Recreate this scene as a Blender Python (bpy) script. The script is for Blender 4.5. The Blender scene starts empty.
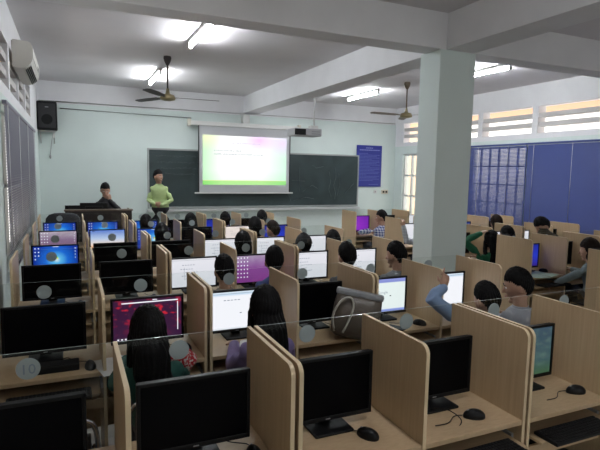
import bpy, bmesh, math, random
from mathutils import Vector, Matrix, noise
random.seed(7)
C = bpy.context.scene.collection
PI = math.pi

# ------------------------------------------------------------------ materials
MATS = {}
def new_mat(name):
    m = bpy.data.materials.new(name); m.use_nodes = True
    return m, m.node_tree.nodes, m.node_tree.links
def simple(name, col, rough=.6, metal=0, var=0.0, vscale=8, bump=0, emit=None, estr=0, spec=None, coat=0):
    if name in MATS: return MATS[name]
    m, N, L = new_mat(name); b = N['Principled BSDF']
    b.inputs['Base Color'].default_value = (*col, 1); b.inputs['Roughness'].default_value = rough
    b.inputs['Metallic'].default_value = metal
    if spec is not None: b.inputs['Specular IOR Level'].default_value = spec
    if var or bump:
        tc = N.new('ShaderNodeTexCoord'); n = N.new('ShaderNodeTexNoise')
        n.inputs['Scale'].default_value = vscale; n.inputs['Detail'].default_value = 5
        L.new(tc.outputs['Object'], n.inputs['Vector'])
        if var:
            r = N.new('ShaderNodeValToRGB'); e = r.color_ramp.elements
            e[0].position = .3; e[1].position = .7
            e[0].color = (*[max(0, c*(1-var)) for c in col], 1); e[1].color = (*[min(1, c*(1+var)) for c in col], 1)
            L.new(n.outputs['Fac'], r.inputs['Fac']); L.new(r.outputs['Color'], b.inputs['Base Color'])
        if bump:
            bp = N.new('ShaderNodeBump'); bp.inputs['Strength'].default_value = bump; bp.inputs['Distance'].default_value = .01
            L.new(n.outputs['Fac'], bp.inputs['Height']); L.new(bp.outputs['Normal'], b.inputs['Normal'])
    if emit:
        b.inputs['Emission Color'].default_value = (*emit, 1); b.inputs['Emission Strength'].default_value = estr
    MATS[name] = m; return m
def wood(name, c1, c2, rough=.45):
    m, N, L = new_mat(name); b = N['Principled BSDF']
    tc = N.new('ShaderNodeTexCoord'); mp = N.new('ShaderNodeMapping'); n = N.new('ShaderNodeTexNoise'); r = N.new('ShaderNodeValToRGB')
    mp.inputs['Scale'].default_value = (9, 30, 1.2)
    n.inputs['Scale'].default_value = 2.5; n.inputs['Detail'].default_value = 7; n.inputs['Distortion'].default_value = .4
    r.color_ramp.elements[0].position = .32; r.color_ramp.elements[1].position = .68
    r.color_ramp.elements[0].color = (*c1, 1); r.color_ramp.elements[1].color = (*c2, 1)
    L.new(tc.outputs['Object'], mp.inputs['Vector']); L.new(mp.outputs['Vector'], n.inputs['Vector'])
    L.new(n.outputs['Fac'], r.inputs['Fac']); L.new(r.outputs['Color'], b.inputs['Base Color'])
    b.inputs['Roughness'].default_value = rough
    return m
def emis(name, col, s):
    if name in MATS: return MATS[name]
    m, N, L = new_mat(name); N.remove(N['Principled BSDF'])
    e = N.new('ShaderNodeEmission'); e.inputs['Color'].default_value = (*col, 1); e.inputs['Strength'].default_value = s
    L.new(e.outputs[0], N['Material Output'].inputs['Surface']); MATS[name] = m; return m
def screen_mat(name, kind, s):
    """lit display; coordinates: object x in -.23..23, z in 0...27 of the panel"""
    m, N, L = new_mat(name); b = N['Principled BSDF']
    b.inputs['Base Color'].default_value = (.01, .01, .012, 1); b.inputs['Roughness'].default_value = .3
    tc = N.new('ShaderNodeTexCoord'); sp = N.new('ShaderNodeSeparateXYZ'); L.new(tc.outputs['Generated'], sp.inputs[0])
    def ramp(src, stops):
        r = N.new('ShaderNodeValToRGB'); el = r.color_ramp.elements
        while len(el) < len(stops): el.new(.5)
        for k, (p, c) in enumerate(stops): el[k].position = p; el[k].color = (*c, 1)
        L.new(src, r.inputs['Fac']); return r.outputs['Color']
    def dist(cx, cz, sx, sz, rad):
        mp = N.new('ShaderNodeMapping'); mp.inputs['Location'].default_value = (-cx*sx, 0, -cz*sz); mp.inputs['Scale'].default_value = (sx, 0, sz)
        L.new(tc.outputs['Generated'], mp.inputs['Vector']); vm = N.new('ShaderNodeVectorMath'); vm.operation = 'LENGTH'
        L.new(mp.outputs[0], vm.inputs[0]); mr = N.new('ShaderNodeMapRange'); mr.inputs['From Max'].default_value = rad
        L.new(vm.outputs['Value'], mr.inputs['Value']); return mr.outputs[0]
    def noisef(scale, det=3):
        n = N.new('ShaderNodeTexNoise'); n.inputs['Scale'].default_value = scale; n.inputs['Detail'].default_value = det
        L.new(tc.outputs['Generated'], n.inputs['Vector']); return n.outputs['Fac']
    def mix(f, a, c, mode='MIX'):
        x = N.new('ShaderNodeMix'); x.data_type = 'RGBA'; x.blend_type = mode
        if isinstance(f, float): x.inputs[0].default_value = f
        else: L.new(f, x.inputs[0])
        for sck, v in ((x.inputs[6], a), (x.inputs[7], c)):
            if isinstance(v, tuple): sck.default_value = (*v, 1)
            else: L.new(v, sck)
        return x.outputs[2]
    if kind == 'seven':
        col = ramp(dist(.52, .45, 1.5, 1, .75), [(0, (.75, .95, 1)), (.18, (.12, .55, .95)), (.5, (.01, .16, .75)), (1, (0, .03, .35))])
    elif kind == 'lake':
        base = ramp(sp.outputs['Z'], [(0, (.10, .05, .12)), (.35, (.25, .16, .30)), (.6, (.32, .22, .40)), (.78, (.62, .56, .70)), (1, (.80, .78, .88))])
        col = mix(noisef(9, 5), base, (.35, .2, .32))
    elif kind == 'sunset':
        col = ramp(sp.outputs['Z'], [(0, (.25, .07, .03)), (.14, (.9, .42, .18)), (.3, (.95, .80, .72)), (.6, (.55, .68, .95)), (1, (.10, .22, .70))])
    elif kind == 'red':
        blob = ramp(noisef(7, 2), [(0, (.03, .008, .035)), (.52, (.05, .01, .045)), (.62, (.75, .02, .04)), (1, (1, .12, .10))])
        side = ramp(sp.outputs['Z'], [(0, (0, 0, 0)), (.35, (.15, .15, .15)), (.7, (1, 1, 1)), (1, (.3, .3, .3))])
        col = mix(side, (.045, .012, .05), blob)
    elif kind == 'pink':
        col = mix(noisef(4, 4), ramp(sp.outputs['Z'], [(0, (.35, .05, .35)), (.5, (.45, .12, .5)), (.8, (.7, .5, .8)), (1, (.85, .8, .9))]), (.30, .08, .40))
    elif kind == 'white':
        col = ramp(sp.outputs['Z'], [(0, (.72, .78, .86)), (.06, (.93, .95, 1)), (.88, (.93, .95, 1)), (.93, (.55, .72, .9)), (1, (.75, .85, .95))])
    elif kind == 'paper':
        col = ramp(sp.outputs['Z'], [(0, (.80, .83, .90)), (1, (.93, .93, 1))])
    elif kind == 'rose':
        col = ramp(sp.outputs['Z'], [(0, (.9, .80, .78)), (1, (1, .86, .82))])
    elif kind == 'search':
        col = ramp(sp.outputs['Z'], [(0, (.20, .28, .70)), (.07, (.3, .38, .8)), (.09, (.86, .96, .95)), (.88, (.88, .98, .96)), (.9, (.25, .30, .72)), (1, (.30, .35, .75))])
    elif kind == 'purple':
        col = ramp(dist(.15, .35, 1, 1, 1.1), [(0, (.9, .35, 1)), (.25, (.32, .03, .62)), (1, (.13, .01, .36))])
    elif kind == 'blue':
        col = ramp(sp.outputs['Z'], [(0, (.04, .02, .28)), (.5, (.02, .05, .70)), (1, (.01, .02, .35))])
    elif kind == 'nature':
        col = mix(ramp(noisef(6, 4), [(0, (0, 0, 0)), (.5, (.2, .2, .2)), (1, (1, 1, 1))]),
                  ramp(sp.outputs['Z'], [(0, (.02, .10, .02)), (.3, (.03, .09, .12)), (1, (.01, .04, .13))]), (.25, .40, .30))
    elif kind == 'slide':
        base = ramp(sp.outputs['Z'], [(0, (.42, .78, .28)), (.085, (.45, .80, .28)), (.09, (.85, .95, .86)), (.3, (1, 1, 1)), (1, (1, 1, .98))])
        left = ramp(sp.outputs['X'], [(0, (.55, .88, .55)), (.22, (1, 1, 1)), (.7, (1, 1, 1)), (1, (.62, .90, .72))])
        base = mix(1.0, base, left, 'MULTIPLY')
        f1 = ramp(dist(.66, .93, 1, .9, .22), [(0, (1, 1, 1)), (1, (0, 0, 0))])
        base = mix(f1, base, (.88, .55, .97))
        f2 = ramp(dist(.95, .88, 1, .8, .26), [(0, (.9, .9, .9)), (1, (0, 0, 0))])
        base = mix(f2, base, (.85, .64, .97))
        f3 = ramp(dist(.03, .97, 1, .7, .2), [(0, (.8, .8, .8)), (1, (0, 0, 0))])
        col = mix(f3, base, (.95, .95, .55))
    else: col = None
    if col is not None:
        L.new(col, b.inputs['Emission Color']); b.inputs['Emission Strength'].default_value = s
    return m

WOOD = wood('beech_laminate', (.475, .335, .20), (.535, .385, .235))
WEDGE = simple('beech_edge_band', (.70, .55, .35), .45)
DWOOD = wood('dark_brown_wood', (.018, .012, .01), (.03, .02, .015))
BLACK = simple('black_plastic', (.007, .007, .008), .42, spec=.2)
BLACKM = simple('black_matte_plastic', (.012, .012, .013), .6, spec=.2)
OFF = simple('screen_off', (.003, .003, .004), .3, spec=.05)
WHITE = simple('white_painted_plaster', (.78, .78, .80), .85, var=.03, vscale=3)
CEIL = simple('ceiling_plaster', (.70, .68, .70), .9, var=.05, vscale=1.2)
MINT = simple('mint_painted_wall', (.665, .75, .725), .75, var=.035, vscale=1.5)
FLOOR = simple('floor_tile', (.34, .33, .31), .35, var=.08, vscale=5)
CHROME = simple('chrome_tube', (.75, .75, .78), .18, 1)
STEEL = simple('painted_steel', (.62, .62, .60), .4)
PAD = simple('dark_chair_pad', (.03, .03, .035), .7)
PLASTICW = simple('white_plastic', (.72, .72, .70), .4)
PLASTICG = simple('grey_plastic', (.30, .30, .31), .5)
BOARD = None
SKIN = simple('skin', (.42, .24, .165), .5, var=.06, vscale=14)
HAIR = simple('black_hair', (.005, .0045, .005), .55, spec=.12, var=.3, vscale=60, bump=.4)
HAIRB = simple('dark_brown_hair', (.014, .008, .006), .55, spec=.12, var=.3, vscale=60, bump=.4)
JEANS = simple('dark_trousers', (.02, .024, .035), .8)
SHOE = simple('dark_shoe', (.02, .018, .016), .6)
LINE = emis('display_text_grey', (.35, .40, .46), .42)
LINEW = emis('display_icon_white', (.9, .93, 1), .48)

def pane_mat():
    m, N, L = new_mat('clear_acrylic'); N.remove(N['Principled BSDF'])
    t = N.new('ShaderNodeBsdfTransparent'); t.inputs[0].default_value = (.955, .97, .965, 1)
    g = N.new('ShaderNodeBsdfGlossy'); g.inputs['Roughness'].default_value = .06; g.inputs[0].default_value = (.9, .95, .95, 1)
    lw = N.new('ShaderNodeLayerWeight'); lw.inputs['Blend'].default_value = .5; pw = N.new('ShaderNodeMath'); pw.operation = 'POWER'; pw.inputs[1].default_value = 4
    f = N.new('ShaderNodeMath'); f.operation = 'MULTIPLY_ADD'; f.inputs[1].default_value = .5; f.inputs[2].default_value = .02
    L.new(lw.outputs['Facing'], pw.inputs[0]); L.new(pw.outputs[0], f.inputs[0])
    x = N.new('ShaderNodeMixShader'); L.new(f.outputs[0], x.inputs[0]); L.new(t.outputs[0], x.inputs[1]); L.new(g.outputs[0], x.inputs[2])
    L.new(x.outputs[0], N['Material Output'].inputs['Surface']); return m
PANE = pane_mat()
PEDGE = simple('acrylic_cut_edge', (.45, .52, .50), .15)
def sheer(name, col, alpha):
    m, N, L = new_mat(name); b = N['Principled BSDF']; b.inputs['Base Color'].default_value = (*col, 1)
    b.inputs['Alpha'].default_value = alpha; b.inputs['Roughness'].default_value = .4; return m
DISC = sheer('frosted_sticker', (.40, .47, .48), .85)
DIGIT = simple('sticker_digit_grey', (.20, .25, .31), .6)

# ------------------------------------------------------------------ helpers
def tag(o, label=None, cat=None, group=None, kind=None):
    if label: o['label'] = label
    if cat: o['category'] = cat
    if group: o['group'] = group
    if kind: o['kind'] = kind
    return o
def empty(name, loc=(0, 0, 0), rz=0):
    o = bpy.data.objects.new(name, None); o.empty_display_size = .1; C.objects.link(o)
    o.location = loc; o.rotation_euler = (0, 0, rz); return o
def obj(name, bm, mats, parent=None, smooth=False, loc=None):
    me = bpy.data.meshes.new(name)
    bmesh.ops.recalc_face_normals(bm, faces=bm.faces)
    bm.to_mesh(me); bm.free()
    for m in (mats if isinstance(mats, (list, tuple)) else [mats]): me.materials.append(m)
    if smooth:
        for p in me.polygons: p.use_smooth = True
    o = bpy.data.objects.new(name, me); C.objects.link(o)
    if parent: o.parent = parent
    if loc: o.location = loc
    return o
def copy_tree(o, parent=None):
    c = o.copy(); C.objects.link(c)
    if parent: c.parent = parent
    for ch in list(o.children): copy_tree(ch, c)
    return c
def B(): return bmesh.new()
def box(bm, x0, x1, y0, y1, z0, z1, bev=0, mi=0, seg=2, M=None):
    t = bmesh.new(); r = bmesh.ops.create_cube(t, size=1)
    for v in t.verts:
        v.co = Vector(((x0+x1)/2+v.co.x*(x1-x0), (y0+y1)/2+v.co.y*(y1-y0), (z0+z1)/2+v.co.z*(z1-z0)))
    if bev: bmesh.ops.bevel(t, geom=t.edges[:], offset=bev, segments=seg, affect='EDGES', profile=.6)
    if M is not None: bmesh.ops.transform(t, matrix=M, verts=t.verts)
    for f in t.faces: f.material_index = mi
    merge(bm, t); return bm
def merge(bm, t):
    me = bpy.data.meshes.new('tmp'); t.to_mesh(me); t.free(); bm.from_mesh(me); bpy.data.meshes.remove(me)
def frame_of(d):
    d = Vector(d).normalized(); a = Vector((0, 0, 1)) if abs(d.z) < .9 else Vector((1, 0, 0))
    u = d.cross(a).normalized(); return u, u.cross(d).normalized(), d
def loft(bm, rings, seg=16, mi=0, cap=True):
    """rings: (centre, u vector, v vector)"""
    R = []
    for c, u, v in rings:
        c, u, v = Vector(c), Vector(u), Vector(v)
        R.append([bm.verts.new(c+u*math.cos(2*PI*k/seg)+v*math.sin(2*PI*k/seg)) for k in range(seg)])
    fs = []
    for a, b in zip(R, R[1:]):
        for k in range(seg): fs.append(bm.faces.new((a[k], a[(k+1) % seg], b[(k+1) % seg], b[k])))
    if cap: fs.append(bm.faces.new(R[0][::-1])); fs.append(bm.faces.new(R[-1]))
    for f in fs: f.material_index = mi; f.smooth = True
    return bm
def tube(bm, pts, rad, seg=10, mi=0, rnd=False):
    pts = [Vector(p) for p in pts]; n = len(pts)
    rads = rad if isinstance(rad, (list, tuple)) else [rad]*n
    rings = []; u0 = None
    for i, p in enumerate(pts):
        d = (pts[min(i+1, n-1)]-pts[max(i-1, 0)])
        if d.length < 1e-7: d = Vector((0, 0, 1))
        d.normalize()
        if u0 is None: u, v, _ = frame_of(d)
        else:
            u = (u0-d*u0.dot(d))
            if u.length < 1e-5: u = frame_of(d)[0]
            u.normalize(); v = d.cross(u)
        u0 = u; r = rads[i]
        if rnd and i == 0:
            for q in (.95, .75, .4): rings.append((p-d*r*q, u*r*math.sqrt(1-q*q), v*r*math.sqrt(1-q*q)))
        rings.append((p, u*r, v*r))
        if rnd and i == n-1:
            for q in (.4, .75, .95): rings.append((p+d*r*q, u*r*math.sqrt(1-q*q), v*r*math.sqrt(1-q*q)))
    return loft(bm, rings, seg, mi)
def smooth_path(pts, k=6):
    P = [Vector(p) for p in pts]; P = [P[0]*2-P[1]]+P+[P[-1]*2-P[-2]]; out = []
    for i in range(1, len(P)-2):
        for j in range(k):
            t = j/k; a, b, c, d = P[i-1:i+3]
            out.append(.5*((2*b)+(c-a)*t+(2*a-5*b+4*c-d)*t*t+(3*b-a-3*c+d)*t**3))
    out.append(P[-2]); return out
def ellip(bm, c, r, seg=16, M=None, mi=0):
    t = bmesh.new(); bmesh.ops.create_uvsphere(t, u_segments=seg, v_segments=max(8, seg*2//3), radius=1)
    for v in t.verts: v.co = Vector((v.co.x*r[0], v.co.y*r[1], v.co.z*r[2]))
    if M is not None: bmesh.ops.transform(t, matrix=M, verts=t.verts)
    bmesh.ops.translate(t, vec=Vector(c), verts=t.verts)
    for f in t.faces: f.material_index = mi; f.smooth = True
    merge(bm, t); return bm
def quad(bm, x0, x1, z0, z1, y, mi=0):
    f = bm.faces.new([bm.verts.new(p) for p in ((x0, y, z0), (x1, y, z0), (x1, y, z1), (x0, y, z1))]); f.material_index = mi
def text_bm(bm, s, size, x, z, y, mi=0, align='CENTER', depth=0, mat=None):
    cu = bpy.data.curves.new('t', 'FONT'); cu.body = s; cu.size = size; cu.align_x = align; cu.extrude = depth; cu.resolution_u = 2
    o = bpy.data.objects.new('t', cu); C.objects.link(o)
    dg = bpy.context.evaluated_depsgraph_get(); me = bpy.data.meshes.new_from_object(o.evaluated_get(dg))
    M = Matrix.Translation((x, y, z)) @ Matrix.Rotation(PI/2, 4, 'X')
    if mat is not None: M = mat @ M
    me.transform(M)
    t = bmesh.new(); t.from_mesh(me)
    for f in t.faces: f.material_index = mi
    merge(bm, t); bpy.data.objects.remove(o); bpy.data.curves.remove(cu); bpy.data.meshes.remove(me)
def remeshed(bm, voxel, it=3):
    me = bpy.data.meshes.new('r'); bmesh.ops.recalc_face_normals(bm, faces=bm.faces); bm.to_mesh(me); bm.free()
    o = bpy.data.objects.new('r', me); C.objects.link(o)
    m = o.modifiers.new('r', 'REMESH'); m.mode = 'VOXEL'; m.voxel_size = voxel; m.adaptivity = 0
    if it: s = o.modifiers.new('s', 'SMOOTH'); s.factor = .5; s.iterations = it
    dg = bpy.context.evaluated_depsgraph_get(); me2 = bpy.data.meshes.new_from_object(o.evaluated_get(dg))
    out = bmesh.new(); out.from_mesh(me2); bpy.data.objects.remove(o); bpy.data.meshes.remove(me); bpy.data.meshes.remove(me2)
    return out
ntrim = [0]
def struct(name, bm, m, label=None):
    o = obj(name, bm, m); o['kind'] = 'structure'
    if label: o['label'] = label
    return o

# ------------------------------------------------------------------ the room
XL, XR, YF, YB, ZC = -.57, 8.0, 11.58, -4.0, 3.63
VY0 = 10.6
struct('floor', box(B(), XL-.2, XR+.2, YB-.2, YF+.2, -.1, 0), FLOOR)
b = box(B(), XL-.2, XR+.2, YB-.2, YF+.2, ZC, ZC+.15)
struct('ceiling', b, CEIL)
# front wall: mint up to 3.2, white band above
b = box(B(), XL-.2, XR+.2, YF, YF+.2, 0, 3.2); box(b, XL-.2, XR+.2, YF, YF+.2, 3.2, ZC, mi=1)
struct('wall_front', b, [MINT, WHITE])
# back wall with two openings for daylight behind the photographer
def wall_with_holes(axis, plane0, plane1, a0, a1, z0, z1, holes, zmint):
    """axis 'x': wall runs along x; holes (a0,a1,z0,z1)"""
    bm = B(); As = sorted({a0, a1, *[h[0] for h in holes], *[h[1] for h in holes]})
    Zs = sorted({z0, z1, zmint, *[h[2] for h in holes], *[h[3] for h in holes]})
    for p, q in zip(As, As[1:]):
        run = None
        for s, t in zip(Zs, Zs[1:]):
            ca, cz = (p+q)/2, (s+t)/2
            if any(h[0] < ca < h[1] and h[2] < cz < h[3] for h in holes): continue
            mi = 1 if cz > zmint else 0
            if axis == 'x': box(bm, p, q, plane0, plane1, s, t, mi=mi)
            else: box(bm, plane0, plane1, p, q, s, t, mi=mi)
    return bm
backh = [(.4, 3.2, 1.0, 2.5), (4.4, 7.2, 1.0, 2.5)]
struct('wall_back', wall_with_holes('x', YB-.2, YB, XL-.2, XR+.2, 0, ZC, backh, 3.2), [MINT, WHITE])
# right wall: long window band, vent bays above
def bays(y_hi, length, gap, n):
    r = []; y = y_hi
    for k in range(n): r.append((y-length, y)); y -= length+gap
    return r
rb = [(10.55, 11.22)]+bays(9.82, 1.28, .13, 9)
rv = [(a, c, 2.72, 3.22) for a, c in rb]
rwin = [(7.23, 8.75, .95, 2.5), (4.2, 7.12, .95, 2.5), (1.2, 4.05, .95, 2.5), (10.55, 11.22, .25, 2.42)]
struct('wall_right', wall_with_holes('y', XR, XR+.2, YB, YF, 0, ZC, rv+rwin, 2.62), [MINT, WHITE])
lb = bays(9.55, .95, .13, 13)
lv = [(a, c, 2.72, 3.2) for a, c in lb if a > YB]
lwin = [(5.5, 9.65, .9, 2.5), (.5, 4.3, .9, 2.5)]
struct('wall_left', wall_with_holes('y', XL-.2, XL, YB, YF, 0, ZC, lv+lwin, 2.6), [MINT, WHITE])
# vent louvres (fixed concrete slats), one window object per bay
SLAT = simple('louvre_plaster', (.60, .58, .57), .85)
wn = 0
for side, bayl, x0, x1 in (('r', rb, XR+.02, XR+.2), ('l', [(a, c) for a, c in lb if a > YB], XL-.2, XL-.02)):
    for a, c in bayl:
        wn += 1; bm = B()
        for z in (2.84, 3.01): box(bm, x0, x1, a, c, z, z+.08, bev=.004)
        o = struct('window_%d' % wn, bm, SLAT)
        o['label'] = 'louvred concrete vent opening high in the %s wall' % ('right' if side == 'r' else 'left')
# beams and pillar
b = box(B(), XL, XR, 4.50, 4.78, 3.25, ZC, bev=.006)
struct('trim_1', b, WHITE, 'white cross beam spanning the room under the ceiling')
b = box(B(), 3.72, 4.10, YB, 4.50, 3.252, ZC, bev=.006); box(b, 3.72, 4.10, 4.78, YF, 3.252, ZC, bev=.006)
struct('trim_2', b, WHITE, 'white lengthwise beam running from the pillar to the front wall')
b = box(B(), 3.64, 4.125, 4.495, 4.84, 0, 3.25, bev=.008)
struct('trim_3', b, MINT, 'square mint green painted pillar between the desk blocks')
b = box(B(), XL, XR, -1.2, -.92, 3.25, ZC, bev=.006)
struct('trim_4', b, WHITE, 'white cross beam behind the camera')
b = box(B(), .0, 5.6, 9.75, YF, 0, .2, bev=.01)
struct('trim_5', b, simple('podium_concrete', (.4, .38, .36), .8, var=.1), 'low teaching platform under the blackboard')
for nm, (x0, x1, y0, y1) in {'baseboard_front': (XL, XR, YF-.015, YF), 'baseboard_left': (XL, XL+.015, YB, YF-.015), 'baseboard_right': (XR-.015, XR, YB, YF-.015)}.items():
    bm = box(B(), x0, x1, y0, y1, 0, .1 if nm != 'baseboard_front' else .1); struct(nm, bm, simple('baseboard_tile', (.25, .2, .17), .5))
# window frames (steel) in the openings
FR = simple('window_frame_paint', (.60, .62, .60), .5)
def winframe(x, y0, y1, z0, z1, nv, nh, nm, lab, r=.02):
    bm = B()
    for k in range(nv+1):
        y = y0+.02+(y1-y0-.04)*k/nv; box(bm, x-r, x+r, y-r*.8, y+r*.8, z0, z1)
    for k in range(nh+1):
        z = z0+.02+(z1-z0-.04)*k/nh; box(bm, x-r*.9, x+r*.9, y0, y1, z-r*.8, z+r*.8)
    return struct(nm, bm, FR, lab)
wn += 1; winframe(XR+.1, 7.23, 8.75, .95, 2.5, 6, 4, 'window_%d' % wn, 'barred window behind the far blue blind')
wn += 1; winframe(XR+.1, 4.2, 7.12, .95, 2.5, 10, 4, 'window_%d' % wn, 'barred window behind the near blue blind')
wn += 1; winframe(XR+.1, 1.2, 4.05, .95, 2.5, 10, 4, 'window_%d' % wn, 'barred window beside the camera')
wn += 1; winframe(XR+.08, 10.55, 11.22, .25, 2.42, 2, 4, 'window_%d' % wn, 'white framed tall window in the right wall beside the front corner', .03)
wn += 1; winframe(XL-.1, 5.5, 9.65, .9, 2.5, 8, 2, 'window_%d' % wn, 'window behind the grey blind on the left wall')
wn += 1; winframe(XL-.1, .5, 4.3, .9, 2.5, 8, 2, 'window_%d' % wn, 'near window in the left wall')
# corridor wall outside the left windows, building outside right
b = box(B(), -2.6, -2.5, YB, YF+1, 0, 4.2); box(b, -2.6, XL-.2, YB, YF+1, 3.75, 3.85)
struct('wall_outer', b, simple('corridor_plaster', (.22, .165, .12), .9), 'corridor wall outside the left windows')
b = box(B(), XR+.2, 10.2, YB, YF+2, 3.31, 3.40)
struct('ceiling_eave', b, simple('eave_peach', (.72, .42, .26), .9), 'peach roof eave outside the right windows')
b = box(B(), 14, 14.3, 16.5, 40, 0, 7.5)
struct('wall_neighbour', b, simple('neighbour_orange_wall', (.70, .52, .38), .9), 'orange wall of the building outside the right windows')

# conduits on the front wall
bm = B(); tube(bm, [(XL+.02, YF-.02, 3.23), (XR-.05, YF-.02, 3.23)], .012, 8)
tag(obj('conduit', bm, STEEL, smooth=True), 'thin grey conduit running along the top of the front wall', 'conduit')
bm = B(); tube(bm, [(-.16, YF-.02, 3.10), (2.5, YF-.02, 3.06)], .010, 8); 
tag(obj('cable', bm, PLASTICG, smooth=True), 'thin cable running from the loudspeaker to the projection screen', 'cable')

# ------------------------------------------------------------------ blackboard
def board_mat():
    m, N, L = new_mat('chalkboard'); bs = N['Principled BSDF']; bs.inputs['Roughness'].default_value = .6
    tc = N.new('ShaderNodeTexCoord'); n = N.new('ShaderNodeTexNoise'); n.inputs['Scale'].default_value = 1.6; n.inputs['Detail'].default_value = 9; n.inputs['Distortion'].default_value = 1
    r = N.new('ShaderNodeValToRGB'); r.color_ramp.elements[0].position = .35; r.color_ramp.elements[1].position = .75
    r.color_ramp.elements[0].color = (.016, .030, .031, 1); r.color_ramp.elements[1].color = (.036, .058, .060, 1)
    L.new(tc.outputs['Object'], n.inputs['Vector']); L.new(n.outputs['Fac'], r.inputs['Fac']); L.new(r.outputs['Color'], bs.inputs['Base Color']); return m
bb = empty('blackboard', (1.57, YF-.03, 1.08)); tag(bb, 'long dark green blackboard with faint chalk marks on the front wall', 'blackboard')
W_, H_ = 5.25, 1.25
obj('board_surface', box(B(), 0, W_, -.015, .025, 0, H_), board_mat(), bb)
bm = B(); t = .035
box(bm, -t, W_+t, -.03, .03, -t, 0, bev=.004); box(bm, -t, W_+t, -.03, .03, H_, H_+t, bev=.004); box(bm, -t, 0, -.03, .03, 0, H_, bev=.004); box(bm, W_, W_+t, -.03, .03, 0, H_, bev=.004)
obj('frame', bm, simple('board_frame_aluminium', (.35, .37, .36), .5), bb)
obj('chalk_tray', box(B(), -.05, W_+.05, -.11, .03, -.10, -.05, bev=.006), simple('tray_aluminium', (.6, .62, .62), .45), bb)
CH = simple('chalk', (.15, .18, .18), .9)
bm = B()
def chalk(pts, r=.004):
    tube(bm, [(x, -.018, z) for x, z in pts], r, 5)
random.seed(3)
for i in range(4):   # faint writing at left
    x = .15+i*.02; z = 1.12-i*.13
    while x < 1.0:
        w = random.uniform(.02, .05); chalk([(x, z+random.uniform(-.02, .02)), (x+w*.5, z+random.uniform(-.03, .03)), (x+w, z+random.uniform(-.02, .02))], .003); x += w+random.uniform(.005, .05)
for s in ([(3.60, .95), (3.60, .35)], [(3.40, .62), (3.75, .60)], [(3.45, .12), (3.8, .2), (4.0, .16)], [(4.6, .95), (4.62, .7), (4.56, .5), (4.62, .3), (4.6, .15)],
          [(4.42, .85), (4.47, .6), (4.42, .4), (4.5, .2)], [(3.95, 1.0), (4.05, .93), (4.25, .97)], [(4.7, .8), (4.74, .5), (4.66, .22)], [(3.3, .30), (3.38, .1)], [(4.9, .3), (5.15, .55)], [(3.7, .35), (3.95, .5), (4.1, .42)]):
    chalk(s)
obj('chalk_marks', bm, CH, bb)

# ------------------------------------------------------------------ projection screen
ps = empty('projection_screen', (3.78, 11.42, 0)); ps.location.x -= .04; tag(ps, 'pull-down projection screen showing a bright slide, hung over the blackboard', 'projection screen')
bm = box(B(), -1.30, 1.32, -.05, .05, 2.90, 2.995, bev=.015); obj('housing', bm, PLASTICW, ps)
for x in (-1.32, 1.34): obj('end_cap', box(B(), x-.035, x+.035, -.06, .065, 2.875, 3.03, bev=.012), simple('cream_plastic', (.62, .60, .52), .5), ps)
obj('wall_bracket', box(B(), -.08, .08, -.03, .155, 2.98, 3.20, bev=.008), STEEL, ps)
obj('sheet', box(B(), -1.12, 1.12, -.006, .0, 1.41, 2.91), simple('screen_fabric', (.52, .53, .55), .8), ps)
bm = B(); box(bm, -1.12, -1.095, -.008, -.006, 1.41, 2.90); box(bm, 1.095, 1.12, -.008, -.006, 1.41, 2.90)
obj('black_border', bm, BLACKM, ps)
obj('bottom_bar', box(B(), -1.2, 1.2, -.02, .015, 1.375, 1.41, bev=.008), STEEL, ps)
SL = screen_mat('projected_slide', 'slide', .55)
bm = B(); quad(bm, -1.02, 1.02, 1.58, 2.70, -.0085)
sl = obj('slide', bm, SL, ps); tag(sl, 'lit slide with pink, white and green gradient')
TX = emis('slide_text', (.55, .62, .66), .5); TXP = emis('slide_title_text', (.75, .70, .85), .52); RB = emis('slide_rule_orange', (.85, .80, .35), .55)
bm = B()
random.seed(11)
def scribble(x0, x1, z, h, mi):
    x = x0
    while x < x1:
        w = random.uniform(.012, .035); g = random.choice((.006, .006, .02)); quad(bm, x, min(x+w, x1), z+random.uniform(0, h*.2), z+h*random.uniform(.55, 1), -.010, mi); x += w+g
scribble(-.35, .35, 2.52, .03, 1); scribble(-.76, -.12, 2.345, .03, 0); scribble(-.76, .42, 2.265, .03, 0)
quad(bm, -1.02, 1.02, 1.675, 1.684, -.010, 2)
obj('slide_text', bm, [TX, TXP, RB], ps)

# ------------------------------------------------------------------ poster, socket, speaker
po = empty('notice_board', (6.80, YF-.02, 1.55)); tag(po, 'blue notice sheet with rows of small white print right of blackboard', 'notice')
obj('panel', box(B(), 0, .76, -.012, .018, 0, 1.08, bev=.003), simple('notice_blue', (.022, .03, .27), .45), po)
bm = B(); random.seed(5)
def words(x0, x1, z, h):
    x = x0
    while x < x1-.01:
        w = min(random.uniform(.02, .06), x1-x); quad(bm, x, x+w, z, z+h, -.0135); x += w+.008
words(.27, .48, 1.00, .024); words(.08, .70, .945, .026); obj('title_print', bm, simple('notice_title_print', (.25, .28, .6), .6), po); bm = B()
z = .86
ends = [.33, .70, .62, .70, .45, .70, .69, .60, .70, .40, .70, .70, .55, .70, .66, .30, .70, .62, .70, .5]
for i, e in enumerate(ends): words(.06 if i % 4 else .05, e, z, .013); z -= .037
words(.38, .66, .055, .014)
obj('print', bm, simple('notice_print', (.13, .16, .50), .6), po)
so = empty('wall_socket', (7.70, YF-.001, 1.36)); tag(so, 'wall socket plate with two dark sockets below the blue notice', 'socket')
obj('plate', box(B(), -.10, .10, -.03, 0, 0, .11, bev=.006), simple('socket_plate', (.66, .60, .48), .5), so)
for x in (-.045, .045): obj('outlet', box(B(), x-.028, x+.028, -.036, -.03, .03, .08, bev=.002), BLACKM, so)
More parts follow.
